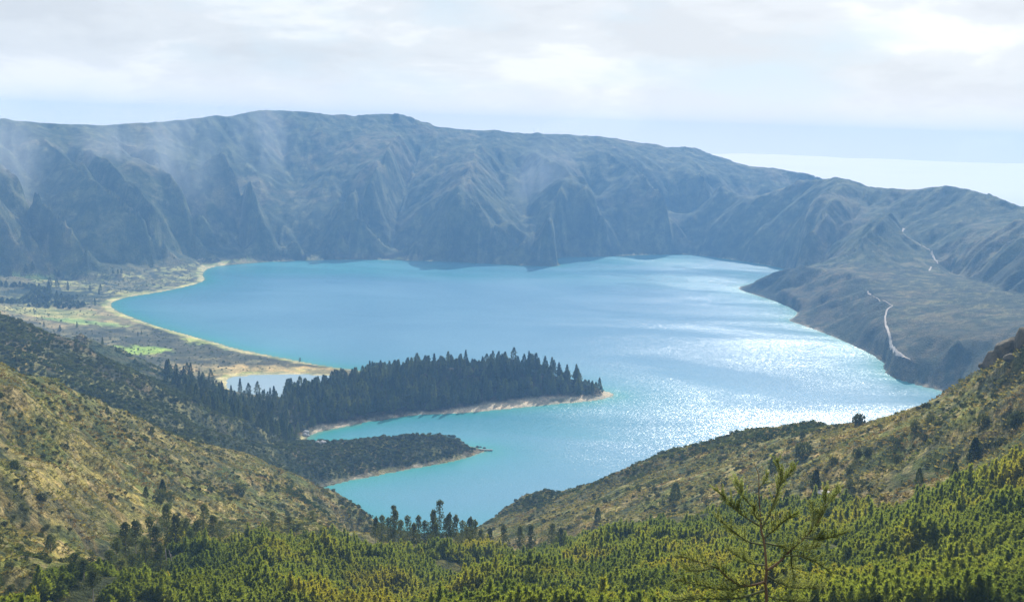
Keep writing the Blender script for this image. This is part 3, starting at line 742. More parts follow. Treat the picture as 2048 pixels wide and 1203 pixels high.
def conifer(h, rad, n, sl, sw, seed, base=0.06, power=0.85, up=0.15, ragged=0.35, bands=0):
    rg = np.random.default_rng(seed); t = rg.uniform(0, 1, n) ** 0.85; zz_ = h * (base + (1 - base) * t)
    th = rg.uniform(0, 2 * math.pi, n)
    lob = 1 + ragged * (np.sin(th * 3 + seed + 5 * t) * 0.5 + np.sin(th * 5 - 9 * t + seed * 2) * 0.35 + np.sin(t * 31 + seed) * 0.35)
    if bands: lob *= 0.72 + 0.5 * np.abs(np.sin(t * math.pi * bands + th * 0.4))
    prof = rad * np.minimum((1 - t) ** power + 0.02, (t + 0.10) * 3.2) * lob
    q = rg.uniform(0.35, 1.0, n) ** 0.6; rr_ = prof * q
    P = np.stack([np.cos(th) * rr_, np.sin(th) * rr_, zz_], 1)
    D = np.stack([np.cos(th), np.sin(th), rg.normal(up, 0.45, n)], 1) + rg.normal(0, 0.25, (n, 3))
    return sprays(P - D * sl * 0.3, D, sl * rg.uniform(0.6, 1.3, n), sw * rg.uniform(0.6, 1.3, n), rg)
def crown_clumps(clumps, seed, sl, sw, up=0.3):
    rg = np.random.default_rng(seed); Ps = []; Ds = []
    for (cx, cy, cz, rx, rz, n) in clumps:
        v = rg.normal(size=(n, 3)); v /= np.linalg.norm(v, axis=1, keepdims=True); q = rg.uniform(0.45, 1.0, (n, 1)) ** 0.5
        p = v * q * np.array([rx, rx, rz]) + np.array([cx, cy, cz]); Ps.append(p); Ds.append(v * 0.8 + rg.normal(0, 0.4, (n, 3)) + np.array([0, 0, up]))
    P = np.vstack(Ps); D = np.vstack(Ds); n = len(P)
    return sprays(P, D, sl * rg.uniform(0.6, 1.3, n), sw * rg.uniform(0.6, 1.3, n), rg)
def pine_crown(h, seed, bare=0.45, spread=1.0):
    rg = np.random.default_rng(seed); c = []
    k = 13
    for i in range(k):
        t = i / (k - 1); z = h * (bare + (1 - bare) * t * 0.95)
        rr_ = spread * (0.55 + 1.15 * math.sin(math.pi * min(1, 0.25 + 0.75 * t)) ** 0.8) * rg.uniform(0.6, 1.15); th = rg.uniform(0, 6.28); off = rr_ * 0.8 * (1 - 0.8 * t * t)
        c.append((off * math.cos(th), off * math.sin(th), z, rr_, 0.65 + 0.35 * rg.uniform(), 85))
    c.append((0, 0, h * 0.96, 1.0 * spread, 0.55, 110))
    return crown_clumps(c, seed + 50, 0.55, 0.17, 0.1)
def spire_crown(h, seed, bare=0.12):
    """tall narrow crown of separate drooping tiers with a rounded tip"""
    rg = np.random.default_rng(seed); c = []
    for i in range(17):
        t = i / 16; z = h * (bare + (1 - bare) * t); w = (1.9 * (1 - t) ** 0.55 + 0.55)
        for s in range(4):
            th = rg.uniform(0, 6.28); c.append((w * 0.75 * math.cos(th), w * 0.75 * math.sin(th), z - 0.4, 0.55, 0.35, 26))
        c.append((0, 0, z, 0.35, 0.4, 14))
    c += [(0.8 * math.cos(a), 0.8 * math.sin(a), h - 0.5, 0.45, 0.3, 40) for a in (0, 1, 2, 3, 4, 5)]
    return crown_clumps(c, seed + 9, 0.45, 0.12, -0.1)
def shrub_mesh(seed, n=150):
    rg = np.random.default_rng(seed)
    cl = [(0, 0, 0.45, 0.8, 0.55, n)] + [(0.7 * math.cos(a) * rg.uniform(0.5, 1), 0.7 * math.sin(a) * rg.uniform(0.5, 1), rg.uniform(0.3, 0.6), rg.uniform(0.35, 0.6), rg.uniform(0.3, 0.5), n // 3) for a in rg.uniform(0, 6.28, 4)]
    return crown_clumps(cl, seed + 3, 0.30, 0.11, 0.2)
def tuft_mesh(seed):
    rg = np.random.default_rng(seed); n = 14; th = rg.uniform(0, 6.28, n); P = np.stack([np.cos(th) * 0.25, np.sin(th) * 0.25, np.zeros(n)], 1)
    D = np.stack([np.cos(th), np.sin(th), rg.uniform(0.2, 1.0, n)], 1); return sprays(P, D, rg.uniform(0.5, 1.0, n), 0.20, rg, 0.3)
def trunk_vf(h, r, seg=6): return tube((0, 0, -1.5), (0, 0, h), r, r * 0.25, seg, (0.1, 0.05, h * 0.5))
ME = {}
for k in range(3):
    hh = (7.0, 6.2, 7.8)[k]
    ME['plant', k] = (mesh_np('crown', *conifer(hh, (2.5, 3.0, 2.2)[k], 620, 1.15, 0.055, 20 + k, 0.0, (0.85, 0.75, 0.95)[k], 1.5, 0.45), M_PLANT, False), mesh_np('trunk', *trunk_vf(hh * 0.95, 0.11), M_BARK))
    ME['pine', k] = (mesh_np('crown', *pine_crown(16.0, 40 + k, (0.42, 0.55, 0.30)[k], (1.15, 0.9, 1.3)[k]), M_MATURE, False), mesh_np('trunk', *trunk_vf(15.6, 0.22), M_PALEBARK if k == 1 else M_BARK))
    ME['shrub', k] = mesh_np('shrub', *shrub_mesh(60 + k), M_SHRUB, False)
    ME['tuft', k] = mesh_np('bracken', *tuft_mesh(80 + k), M_BRACKEN, False)
ME['spire', 0] = (mesh_np('crown', *spire_crown(20.0, 5), M_MATURE, False), mesh_np('trunk', *trunk_vf(19.5, 0.22), M_BARK))
for k in range(4):
    hh = 18.0
    cr = mesh_np('crown', *conifer(hh, (4.2, 3.4, 4.8, 2.9)[k], 700, 1.25, 0.42, 90 + k, 0.10, (0.75, 0.8, 0.65, 0.9)[k], 0.25, 0.45, (0, 5, 4, 6)[k]), M_DARK, False)
    ME['dark', k] = (cr, mesh_np('trunk', *trunk_vf(hh * 0.9, 0.25, 5), M_BARK))
for k in range(2):
    ME['cone', k] = (mesh_np('crown', *conifer(4.5, (1.25, 1.5)[k], 800, 0.42, 0.13, 120 + k, 0.0, (0.6, 0.45)[k], 0.6, 0.2), M_DARK, False), mesh_np('trunk', *trunk_vf(3.8, 0.09, 5), M_BARK))
def tree(name, key, x, y, z, s=1.0, sz=None, label=None, cat='tree', group=None, rot=None, parts=True):
    root = bpy.data.objects.new(name, None); col.objects.link(root); root.location = (x, y, z); root.empty_display_size = 0.5
    root.rotation_euler = (0, 0, random.uniform(0, 6.28) if rot is None else rot); root.scale = (s, s, sz if sz else s)
    cr, tk = ME[key]
    a = bpy.data.objects.new('crown', cr); col.objects.link(a); a.parent = root
    b = bpy.data.objects.new('trunk', tk); col.objects.link(b); b.parent = root
    tag(root, label, cat, group); return root
def single(name, me, x, y, z, s, sz, label, cat, group):
    o = bpy.data.objects.new(name, me); col.objects.link(o); o.location = (x, y, z); o.scale = (s, s, sz); o.rotation_euler = (0, 0, random.uniform(0, 6.28))
    tag(o, label, cat, group); return o
def scatter_stuff(name, P, rot, scl, var, sources, label):
    """one object whose points carry copies of the meshes of real objects in the scene"""
    me = bpy.data.meshes.new(name); me.vertices.add(len(P)); me.vertices.foreach_set('co', np.asarray(P, np.float32).ravel())
    for nm, ty, arr in (('rz', 'FLOAT', rot), ('sc', 'FLOAT_VECTOR', scl), ('var', 'INT', var)):
        a = me.attributes.new(nm, ty, 'POINT'); a.data.foreach_set('vector' if ty == 'FLOAT_VECTOR' else 'value', np.asarray(arr, np.int32 if ty == 'INT' else np.float32).ravel())
    o = link(name, me); o['kind'] = 'stuff'; o['label'] = label
    g = bpy.data.node_groups.new(name, 'GeometryNodeTree'); g.interface.new_socket('Geometry', in_out='INPUT', socket_type='NodeSocketGeometry')
    g.interface.new_socket('Geometry', in_out='OUTPUT', socket_type='NodeSocketGeometry')
    gi = g.nodes.new('NodeGroupInput'); go = g.nodes.new('NodeGroupOutput'); jn = g.nodes.new('GeometryNodeJoinGeometry')
    def attr(nm, ty):
        n = g.nodes.new('GeometryNodeInputNamedAttribute'); n.data_type = ty; n.inputs[0].default_value = nm; return n.outputs[0]
    rz = attr('rz', 'FLOAT'); cx = g.nodes.new('ShaderNodeCombineXYZ'); g.links.new(rz, cx.inputs[2]); sc_ = attr('sc', 'FLOAT_VECTOR'); vr = attr('var', 'INT')
    for k, objs in enumerate(sources):
        src_j = g.nodes.new('GeometryNodeJoinGeometry')
        for ob in objs:
            oi = g.nodes.new('GeometryNodeObjectInfo'); oi.inputs['Object'].default_value = ob; oi.inputs['As Instance'].default_value = len(objs) == 1
            g.links.new(oi.outputs['Geometry'], src_j.inputs[0])
        ip = g.nodes.new('GeometryNodeInstanceOnPoints'); cmp_ = g.nodes.new('FunctionNodeCompare'); cmp_.data_type = 'INT'; cmp_.operation = 'EQUAL'
        g.links.new(vr, cmp_.inputs[2]); cmp_.inputs[3].default_value = k
        g.links.new(gi.outputs[0], ip.inputs['Points']); g.links.new(cmp_.outputs[0], ip.inputs['Selection'])
        g.links.new(src_j.outputs[0], ip.inputs['Instance']); g.links.new(cx.outputs[0], ip.inputs['Rotation']); g.links.new(sc_, ip.inputs['Scale'])
        g.links.new(ip.outputs[0], jn.inputs[0])
    g.links.new(jn.outputs[0], go.inputs[0]); md = o.modifiers.new('scatter', 'NODES'); md.node_group = g; return o
def sample(rmin, rmax, pmin, pmax, spacing, seed):
    """jittered points over a sector of ground"""
    a0, a1 = math.atan((pmin - 1024) / FPX), math.atan((pmax - 1024) / FPX)
    xs = np.arange(rmax * math.sin(a0) if a0 < 0 else 0, rmax * math.sin(a1), spacing); ys = np.arange(rmin * 0.7, rmax, spacing)
    X, Y = np.meshgrid(xs, ys); rg = np.random.default_rng(seed); X = X + rg.uniform(-.5, .5, X.shape) * spacing; Y = Y + rg.uniform(-.5, .5, Y.shape) * spacing
    r = np.hypot(X, Y); a = np.arctan2(X, Y); m = (r > rmin) & (r < rmax) & (a > a0) & (a < a1); return X[m], Y[m], rg
def place_group(X, Y, Zp, s, sz, var, kinds, name, label, cat, group, stuff_name, stuff_label, limit=300, single_mesh=False, height=6.0):
    """the largest ones in view become things of their own, the others one scattered object"""
    px, py = project(X, Y, Zp + height * sz * 0.5); r = np.hypot(X, Y); vis = visible(X, Y, Zp + height * sz) & (px > 0) & (px < 2048) & (py < 1203) & (py > 0)
    size = np.where(vis, sz / r, 0); order = np.argsort(-size); ind = order[:limit]; ind = ind[size[ind] > 0]
    made = {}
    for i in ind:
        lb = label(X[i], Y[i], px[i], py[i]) if callable(label) else label
        if single_mesh: o = single(name, kinds[var[i]], X[i], Y[i], Zp[i], s[i], sz[i], lb, cat, group); made.setdefault(int(var[i]), [o])
        else: o = tree(name, kinds[var[i]], X[i], Y[i], Zp[i], s[i], sz[i], lb, cat, group); made.setdefault(int(var[i]), [o.children[0]])
    rest = np.setdiff1d(np.arange(len(X)), ind)
    if stuff_name and len(rest):
        nk = len(kinds); src = [made.get(k, next(iter(made.values()))) for k in range(nk)]
        scatter_stuff(stuff_name, np.stack([X, Y, Zp], 1)[rest], rng.uniform(0, 6.28, len(rest)), np.stack([s, s, sz], 1)[rest], var[rest], src, stuff_label)

# plantation in the foreground
X, Y, rg = sample(150, 560, -150, 2250, 1.25, 1); zn_, px_ = zone_at(X, Y); m = zn_ == 9; X, Y = X[m], Y[m]
Zp, _ = terrain(X, Y); cl = fbm(X, Y, 26, 3, 301); c2 = fbm(X, Y, 9, 2, 311); m = (cl + 0.5 * c2 > 0.52) ; X, Y, Zp, cl, c2 = X[m], Y[m], Zp[m], cl[m], c2[m]
sz = 0.50 + 0.95 * smooth(0.35, 0.65, cl) + 0.9 * (c2 - 0.4) + 0.8 * (rng.uniform(0, 1, len(X)) ** 14); sz *= rng.uniform(0.7, 1.2, len(X)) * (0.38 + 0.14 * smooth(180, 330, np.hypot(X, Y))); s = 0.46 + 0.35 * sz * rng.uniform(0.8, 1.15, len(X))
place_group(X, Y, Zp, s, sz, rng.integers(0, 3, len(X)), [('plant', 0), ('plant', 1), ('plant', 2)], 'young_conifer',
            lambda x, y, px, py: 'feathery yellow-green young conifer %s' % ('in the bright mound of plantation below the brown hillside' if px < 760 else 'in the dip of the plantation below the bay' if px < 1250 else 'around the lone sapling, low in the plantation' if px < 1700 else 'on the rising right end of the plantation'), 'young tree', 'young conifers of the foreground plantation',
            'plantation', 'dense bright green plantation of young conifers filling the foreground')
# mature trees
MT = [(150,1105,250),(185,1140,235),(232,1075,300),(250,1045,320),(270,1040,328),(300,1032,338),(333,1008,352),(350,1030,345),(372,1035,350),(407,1008,372),
      (425,1030,366),(290,1075,305),(320,1088,305),(243,1118,272),(264,1108,280),(380,1060,335),(167,1120,245),(440,1040,376),(218,1100,285),(310,1052,330),(395,1040,360),
      (545,1022,402),(578,1032,408),(625,1040,425)]
MC = [(752,1034,420),(764,1030,412),(777,1034,425),(790,1018,415),(802,1040,400),(815,1030,425),(828,1046,398),(837,1031,420),(850,1040,410),(866,1022,428),(872,1046,400),
      (893,1034,425),(899,1026,415),(912,1030,430),(925,1040,420),(941,1034,415),(950,1040,425),(934,1052,405),(962,1058,400),(980,1056,420),(1008,1050,430),(1040,1052,425),(1062,1050,410),(1105,1046,440),(1122,1055,430)]
def top_tree(i, px, top, d, key, hm, name, label, group, sx=1.0):
    p = G(px, top, d); z0 = hgt(p[0], p[1]); h = max(4.0, p[2] - z0)
    return tree(name, key, p[0], p[1], z0, sx * (0.75 + 0.25 * h / hm), h / hm, label, 'tall conifer', group)
ORD = 'first second third fourth fifth sixth seventh eighth ninth tenth eleventh twelfth thirteenth fourteenth fifteenth sixteenth seventeenth eighteenth nineteenth twentieth'.split()
def nth(i): return ORD[i] if i < 20 else ('thirtieth' if i == 29 else 'twenty-' + ORD[i - 20])
for i, (px, t_, d) in enumerate(MT):
    top_tree(i, px, t_, d, ('pine', i % 3), 16.3, 'mature_conifer', '%s from the left of the dark mature conifers at the foot of the brown hillside' % nth(sorted(MT).index((px, t_, d))), 'mature conifers at the foot of the brown hillside')
for i, (px, t_, d) in enumerate(MC):
    top_tree(i, px, t_, d, ('pine', (i * 2 + 1) % 3), 16.3, 'mature_conifer', '%s from the left of the bushy conifers standing against the sparkling bay' % nth(i), 'mature conifers in front of the bay', 0.85)
top_tree(0, 880, 1001, 420, ('spire', 0), 20, 'mature_conifer', 'tallest conifer before the bay, open tiers and a rounded tip against the glitter', None)
top_tree(0, 787, 1011, 425, ('spire', 0), 20, 'mature_conifer', 'tall narrow conifer with a drooping hooked tip left of the tallest one', None, 0.8)
top_tree(0, 868, 1020, 425, ('spire', 0), 20, 'mature_conifer', 'slender tiered conifer close beside the tallest conifer before the bay', None, 0.7)
for px, t_, d, lb in [(2010, 935, 340, 'large dark conifer at the edge of the plantation near the bracken slope'), (2046, 915, 335, 'large dark conifer cut by the right edge above the plantation')]:
    top_tree(0, px, t_, d, ('dark', 0), 18, 'mature_conifer', lb, None)

# wood on the peninsula
X, Y, rg = sample(1040, 1320, 480, 1260, 7.3, 2); zn_, px_ = zone_at(X, Y); Zp, _ = terrain(X, Y); sd_ = bil(SD, X, Y, 10.0)
m = (zn_ == 8) & (Zp > 1.0) & (sd_ > np.interp(px_, [600, 900, 960, 1100, 1200, 1240], [5, 8, 18, 24, 14, 9])) & (px_ < 1224)
# nothing but the front belt grows near the lagoon
X, Y, Zp, px_ = X[m], Y[m], Zp[m], px_[m]; n = len(X)
sz = (0.52 + 0.86 * rng.uniform(0, 1, n) ** 1.6) * np.interp(px_, [560, 1050, 1210], [0.95, 1.0, 0.72]) * (0.85 + 0.3 * fbm(X, Y, 40, 2, 401)); s = rng.uniform(0.85, 1.35, n)
place_group(X, Y, Zp, s, sz, rng.integers(0, 4, n), [('dark', 0), ('dark', 1), ('dark', 2), ('dark', 3)], 'conifer', lambda x, y, px, py: 'dark conifer %s' % ('at the left base of the peninsula wood beside the small pool' if px < 700 else 'in the middle of the peninsula wood' if px < 1000 else 'toward the sandy tip of the peninsula wood'), 'conifer',
            'conifers of the peninsula wood', 'peninsula_wood', 'dense dark conifer wood covering the peninsula', height=18)
# conifers on the slope between the shrubby hill and the peninsula
X, Y, rg = sample(860, 1180, 320, 640, 8.5, 3); zn_, px_ = zone_at(X, Y); Zp, _ = terrain(X, Y); r_ = np.hypot(X, Y)
m = (zn_ == 6) & (Zp > 2.5) & (r_ > np.interp(px_, [320, 384, 439, 512, 567, 600], [960, 905, 925, 960, 1005, 1030])) & (fbm(X, Y, 30, 2, 411) > np.interp(px_, [330, 430, 500, 530], [0.52, 0.46, 0.34, 0.1]))
X, Y, Zp, px_ = X[m], Y[m], Zp[m], px_[m]; n = len(X)
sz = rng.uniform(0.35, 0.95, n); s = 0.35 + sz * 0.5
place_group(X, Y, Zp, s, sz, rng.integers(0, 4, n), [('dark', 0), ('dark', 1), ('dark', 2), ('dark', 3)], 'evergreen_tree', lambda x, y, px, py: 'green conifer %s' % ('on the lip of the shrubby hill above the pool' if px < 440 else 'on the slope between the hill and the pool' if px < 520 else 'just left of the peninsula wood above the cove'), 'evergreen',
            'conifers scattered on the slope above the small pool', None, None, height=18)
for px, by, ty, lb in [(1105-640,790,752,None)]: pass
# trees and thickets of the plain
PT = [(303,538,26),(52,548,18),(98,590,26),(100,575,20),(114,578,20),(118,555,14),(110,552,13),(136,582,18),(114,602,20),(180,582,12),(201,582,14),(198,590,12),(190,612,16),(226,548,9),(236,549,10),(243,548,10),(65,545,18),(92,545,12),
      (154,656,13),(120,664,14),(88,655,12),(205,690,16),(235,736,14),(270,726,10),(283,670,9),(276,672,9),(306,661,7),(478,640,0),(600,723,9)]
for px, by, hp in PT:
    if hp == 0: continue
    (x, y, z) = hits([(px, by)], 800)[0]; d = math.hypot(x, y); h = hp * d / FPX
    tree('lone_conifer', ('dark', random.randint(0, 3)), x, y, z - 0.2, h / 18 * 1.0, h / 18, 'small lone conifer %s' % ('in the pale upper marsh at the far left' if px < 160 and by < 600 else 'in the upper marsh between the thicket and the beach' if by < 600 else 'beside the bright green meadow of the plain' if px > 200 else 'below the pale meadow of the plain'), 'conifer', 'lone conifers on the plain')
X, Y, rg = sample(1840, 2080, -60, 250, 8.0, 4); px_, py_ = project(X, Y, 0 * X + 4); q = fbm(X, Y, 60, 2, 421)
m = (py_ < 616) & (py_ > 578) & (px_ < np.interp(py_, [578, 590, 600, 616], [60, 140, 170, 175])) & (q > 0.36); X, Y = X[m], Y[m]; Zp, _ = terrain(X, Y); n = len(X)
sz = rng.uniform(0.14, 0.42, n); place_group(X, Y, Zp, 0.5 + sz, sz, rng.integers(0, 4, n), [('dark', k) for k in range(4)], 'thicket_tree', 'dark tree in the low thicket at the far left of the plain', 'tree', 'thicket trees on the plain', None, None, height=18)

# dark conical conifers and bushes standing alone on the right slope
LONE = [(1350,1000,962,'cone','dark conical conifer low on the bracken slope, left of the foreground sapling'),
 (1630,982,938,'cone','dark conical conifer beside the pale bare patch on the bracken slope'),
 (1947,925,876,'cone','tallest dark conical conifer high on the right of the bracken slope'),
 (1545,943,907,'cone','green conical conifer seen just above the sapling tip'),
 (1837,968,934,'cone','small blue-green conifer above the dark hump of the plantation'),
 (1908,962,925,'cone','small conifer behind the crest of the dark plantation hump'),
 (1195,1040,1012,'cone','small conifer at the upper edge of the plantation near the bay'),
 (1572,1010,978,'cone','small pale green conifer behind the sapling branches'),
 (1718,850,829,'bush','round dark bush on the skyline of the bracken slope above the lake'),
 (1608,912,886,'mound','rounded brown-green mound shrub in the middle of the slope'),
 (1713,915,898,'bush','wide dark bush in a pair in the middle of the bracken slope'),
 (1736,912,898,'bush','smaller dark bush of the pair in the middle of the bracken slope'),
 (1965,855,833,'bush','broad dark bush below the rock outcrop'),(2034,856,828,'bush','dark bush near the right edge below the rock outcrop'),
 (1830,862,845,'bush','dark bush on the upper part of the bracken slope'),(1862,842,830,'bush','small dark bush under the skyline left of the outcrop'),
 (1408,905,895,'bush','low bush near the crest of the bracken slope'),(1668,930,915,'bush','bush between the bush pair and the mound'),(1798,928,912,'bush','dark bush right of the bush pair'),
 (1955,905,893,'bush','small bush left of the tallest conical conifer'),
 (325,988,958,'cone','dark rounded conifer, upper one of the two on the brown hillside'),(292,995,972,'cone','smaller dark conifer left of the rounded pair on the brown hillside'),
 (318,1003,982,'bush','dark bush directly below the rounded conifer on the brown hillside'),(340,1003,985,'bush','dark bush right of the rounded conifer on the brown hillside'),
 (215,828,814,'cone','small dark conifer on the skyline of the brown hillside'),(304,868,853,'cone','small dark conifer on the hillside skyline further right'),
 (101,1102,1068,'cone','lone dark conifer low on the brown hillside'),(30,935,922,'bush','dark bush at the far left of the brown hillside'),(480,990,968,'bush','dark bush low on the right part of the brown hillside')]
for px, by, ty, kd_, lb in LONE:
    (x, y, z) = hits([(px, by)])[0]; d = math.hypot(x, y); h = (by - ty) * d / FPX
    if kd_ == 'cone': tree('conical_conifer', ('cone', random.randint(0, 1)), x, y, z - 0.1, h / 4.5 * 1.0, h / 4.5, lb, 'conifer')
    else: single('round_bush', ME['shrub', random.randint(0, 2)], x, y, z, h / 1.7, h / 1.0, lb, 'bush', None)

# shrubs on the near slopes
X, Y, rg = sample(230, 1060, -60, 2110, 3.4, 5); zn_, px_ = zone_at(X, Y); sd_ = bil(SD, X, Y, 10.0)
Zp, sl_ = terrain(X, Y); q = 0.55 * fbm(X, Y, 24, 3, 501) + 0.45 * fbm(X, Y, 85, 3, 531)
thr = np.select([zn_ == 4, zn_ == 5, zn_ == 6, zn_ == 7], [0.51, 0.52, 0.33, 0.28], 2.0)  # denser shrubs on the second hill darken its sunlit face like shade
m = (q + 0.22 * (rng.uniform(0, 1, len(X)) - 0.5) > thr) & (Zp > 2) & (sd_ > 6) & visible(X, Y, Zp + 2); X, Y, Zp, px_, zn_ = X[m], Y[m], Zp[m], px_[m], zn_[m]; n = len(X)
s = rng.uniform(0.35, 0.95, n) + (rng.uniform(0, 1, n) ** 10) * 1.1; s *= np.where((zn_ == 6) | (zn_ == 7), 1.5, 1.0); sz = s * rng.uniform(0.7, 1.15, n)
place_group(X, Y, Zp - 0.1, s, sz, rng.integers(0, 3, n), [ME['shrub', k] for k in range(3)], 'shrub', lambda x, y, px, py: 'dark green shrub %s' % ('among the bracken low on the left hillside' if px < 760 and py > 950 else 'among the bracken high on the left hillside' if px < 760 and py > 820 else 'on the shrubby hill at the far left' if px < 760 else 'on the right slope near the plantation edge' if py > 900 else 'high on the right slope under the skyline'), 'shrub', 'shrubs on the near slopes',
            'shrubland', 'dark green shrubs scattered over the near slopes', single_mesh=True, height=1.0)
# continuous dark scrub on the rocky point, imitating shade on the hill behind; low shrubs on the plain
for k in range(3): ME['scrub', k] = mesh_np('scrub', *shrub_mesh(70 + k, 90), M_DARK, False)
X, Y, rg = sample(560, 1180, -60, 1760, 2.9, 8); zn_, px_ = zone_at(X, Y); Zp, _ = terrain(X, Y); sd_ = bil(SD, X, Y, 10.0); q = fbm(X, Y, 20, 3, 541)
edge = ((zn_ == 4) & (np.hypot(X, Y) > np.interp(px_, [980, 1100, 1340, 1640, 1800], [690, 690, 640, 588, 640]))) | ((zn_ == 5) & (px_ > 560) & (np.hypot(X, Y) > np.interp(px_, [560, 640, 745], [600, 595, 560])))  # scrub at the brown hillside's right end stands in for a shadowed cliff
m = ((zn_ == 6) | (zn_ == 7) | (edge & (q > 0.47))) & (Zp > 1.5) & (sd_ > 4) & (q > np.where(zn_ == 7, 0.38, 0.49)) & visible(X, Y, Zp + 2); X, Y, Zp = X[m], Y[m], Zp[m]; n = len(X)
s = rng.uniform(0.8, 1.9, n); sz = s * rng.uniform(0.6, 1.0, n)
place_group(X, Y, Zp - 0.2, s, sz, rng.integers(0, 3, n), [ME['scrub', k] for k in range(3)], 'dark_shrub', lambda x, y, px, py: 'dark leafy shrub %s' % ('on the rocky point with the jetty' if px > 480 and px < 960 and py < 985 else 'at the far edge of the right slope' if px > 960 else 'imitating shade at the right foot of the brown hillside' if py > 950 else 'matted into the hill behind the brown hillside to darken it like shade'), 'bush', 'matted scrub of the second hill',
            'scrub', 'continuous dark scrub on the rocky point and, imitating shade, on the shrubby hill', limit=120, single_mesh=True, height=1.0)
X, Y, rg = sample(1150, 2420, -60, 760, 10.0, 9); zn_, px_ = zone_at(X, Y); Zp, _ = terrain(X, Y); sd_ = bil(SD, X, Y, 10.0); q = fbm(X, Y, 70, 4, 551)
m = (zn_ == 0) & (Zp > 0.6) & (sd_ > 22) & (q + 0.3 * rng.uniform(-0.5, 0.5, len(X)) > 0.49) & visible(X, Y, Zp + 3); X, Y, Zp = X[m], Y[m], Zp[m]; n = len(X)
s = rng.uniform(0.7, 2.2, n) * (0.7 + 0.3 * (rng.uniform(0, 1, n) > 0.85)); sz = s * rng.uniform(0.7, 1.2, n)
place_group(X, Y, Zp - 0.2, s, sz, rng.integers(0, 3, n), [ME['scrub', k] for k in range(3)], 'marsh_shrub', 'low dark shrub dotted over the brown marshy plain', 'low shrub', 'low shrubs on the plain',
            'marsh_scrub', 'low dark shrubs dotted over the plain', limit=60, single_mesh=True, height=1.0)
# bracken
X, Y, rg = sample(220, 760, -60, 2110, 1.75, 6); zn_, px_ = zone_at(X, Y); m = (zn_ == 4) | (zn_ == 5); X, Y = X[m], Y[m]
Zp, sl_ = terrain(X, Y); m = visible(X, Y, Zp + 0.8) & (fbm(X, Y, 7, 2, 601) > 0.40); X, Y, Zp = X[m], Y[m], Zp[m]; n = len(X)
s = rng.uniform(0.6, 1.5, n)
src = []
for k in range(3):
    i = int(np.argmin(np.abs(np.hypot(X, Y) - 300 - 20 * k))); src.append([single('bracken_tuft', ME['tuft', k], X[i], Y[i], Zp[i], 1.2, 1.2, 'golden bracken tuft at the lower edge of the %s slope' % ('left' if X[i] < 0 else 'right'), 'bracken', 'bracken tufts on the slopes')])
scatter_stuff('bracken', np.stack([X, Y, Zp - 0.05], 1), rng.uniform(0, 6.28, n), np.stack([s, s, s * 0.9], 1), rng.integers(0, 3, n), src, 'golden and brown bracken covering the near slopes')
print('bracken', n)
# ------------------------------------------------------------------ the sapling close to the camera
SD_ = 20.0
def SP(px, py, dd=0.0): return np.array(G(px, py, SD_ + dd))
M_NEEDLE = leaf_mat('sapling_needles', (0.17, 0.21, 0.075), (0.30, 0.34, 0.16), 0.15, 0.5, 1.2, None, 0.1)
M_STEM = bark_mat('sapling_bark', (0.10, 0.06, 0.03), (0.20, 0.13, 0.07)); M_TWIG = bark_mat('green_twig', (0.06, 0.075, 0.025), (0.13, 0.14, 0.06))
sap = bpy.data.objects.new('conifer_sapling', None); col.objects.link(sap); bx_, by_ = SP(1533, 1203)[:2]; bz = hgt(bx_, by_)
sap.location = (bx_, by_, bz); O_ = np.array([bx_, by_, bz])
tag(sap, 'open-branched young conifer standing alone in front, cut by the bottom edge', 'sapling')
def poly_tube(P, r0, r1, seg=7):
    P = np.array(P); V = []; F = []; n = len(P)
    for i, p in enumerate(P):
        ax = P[min(i + 1, n - 1)] - P[max(i - 1, 0)]; ax = ax / (np.linalg.norm(ax) + 1e-9); u = np.cross(ax, [0.3, 0.9, 0.1]); u /= np.linalg.norm(u); w = np.cross(ax, u)
        r = r0 + (r1 - r0) * i / (n - 1)
        for k in range(seg):
            t = 2 * math.pi * k / seg; V.append(p + (u * math.cos(t) + w * math.sin(t)) * r)
    for i in range(n - 1):
        for k in range(seg): F.append((i * seg + k, i * seg + (k + 1) % seg, (i + 1) * seg + (k + 1) % seg, (i + 1) * seg + k))
    return np.array(V), np.array(F)
def resample(P, n):
    P = np.array(P, float); q = np.concatenate([[2 * P[0] - P[1]], P, [2 * P[-1] - P[-2]]]); o = []
    for i in range(len(P) - 1):
        for k in range(n):
            t = k / n; p0, p1, p2, p3 = q[i:i + 4]
            o.append(0.5 * ((2 * p1) + (p2 - p0) * t + (2 * p0 - 5 * p1 + 4 * p2 - p3) * t * t + (3 * p1 - p0 - 3 * p2 + p3) * t ** 3))
    o.append(P[-1]); return np.array(o)
trk = [O_ - [0, 0, 0.4], SP(1533, 1203), SP(1531, 1164), SP(1533, 1139), SP(1529, 1089), SP(1523, 1061), SP(1522, 1046), SP(1520, 1021), SP(1518, 988), SP(1517, 950), SP(1508, 926)]
tp = resample(trk, 5); link('trunk', mesh_np('trunk', poly_tube(tp, 0.034, 0.005, 9)[0] - O_, poly_tube(tp, 0.034, 0.005, 9)[1], M_STEM), sap)
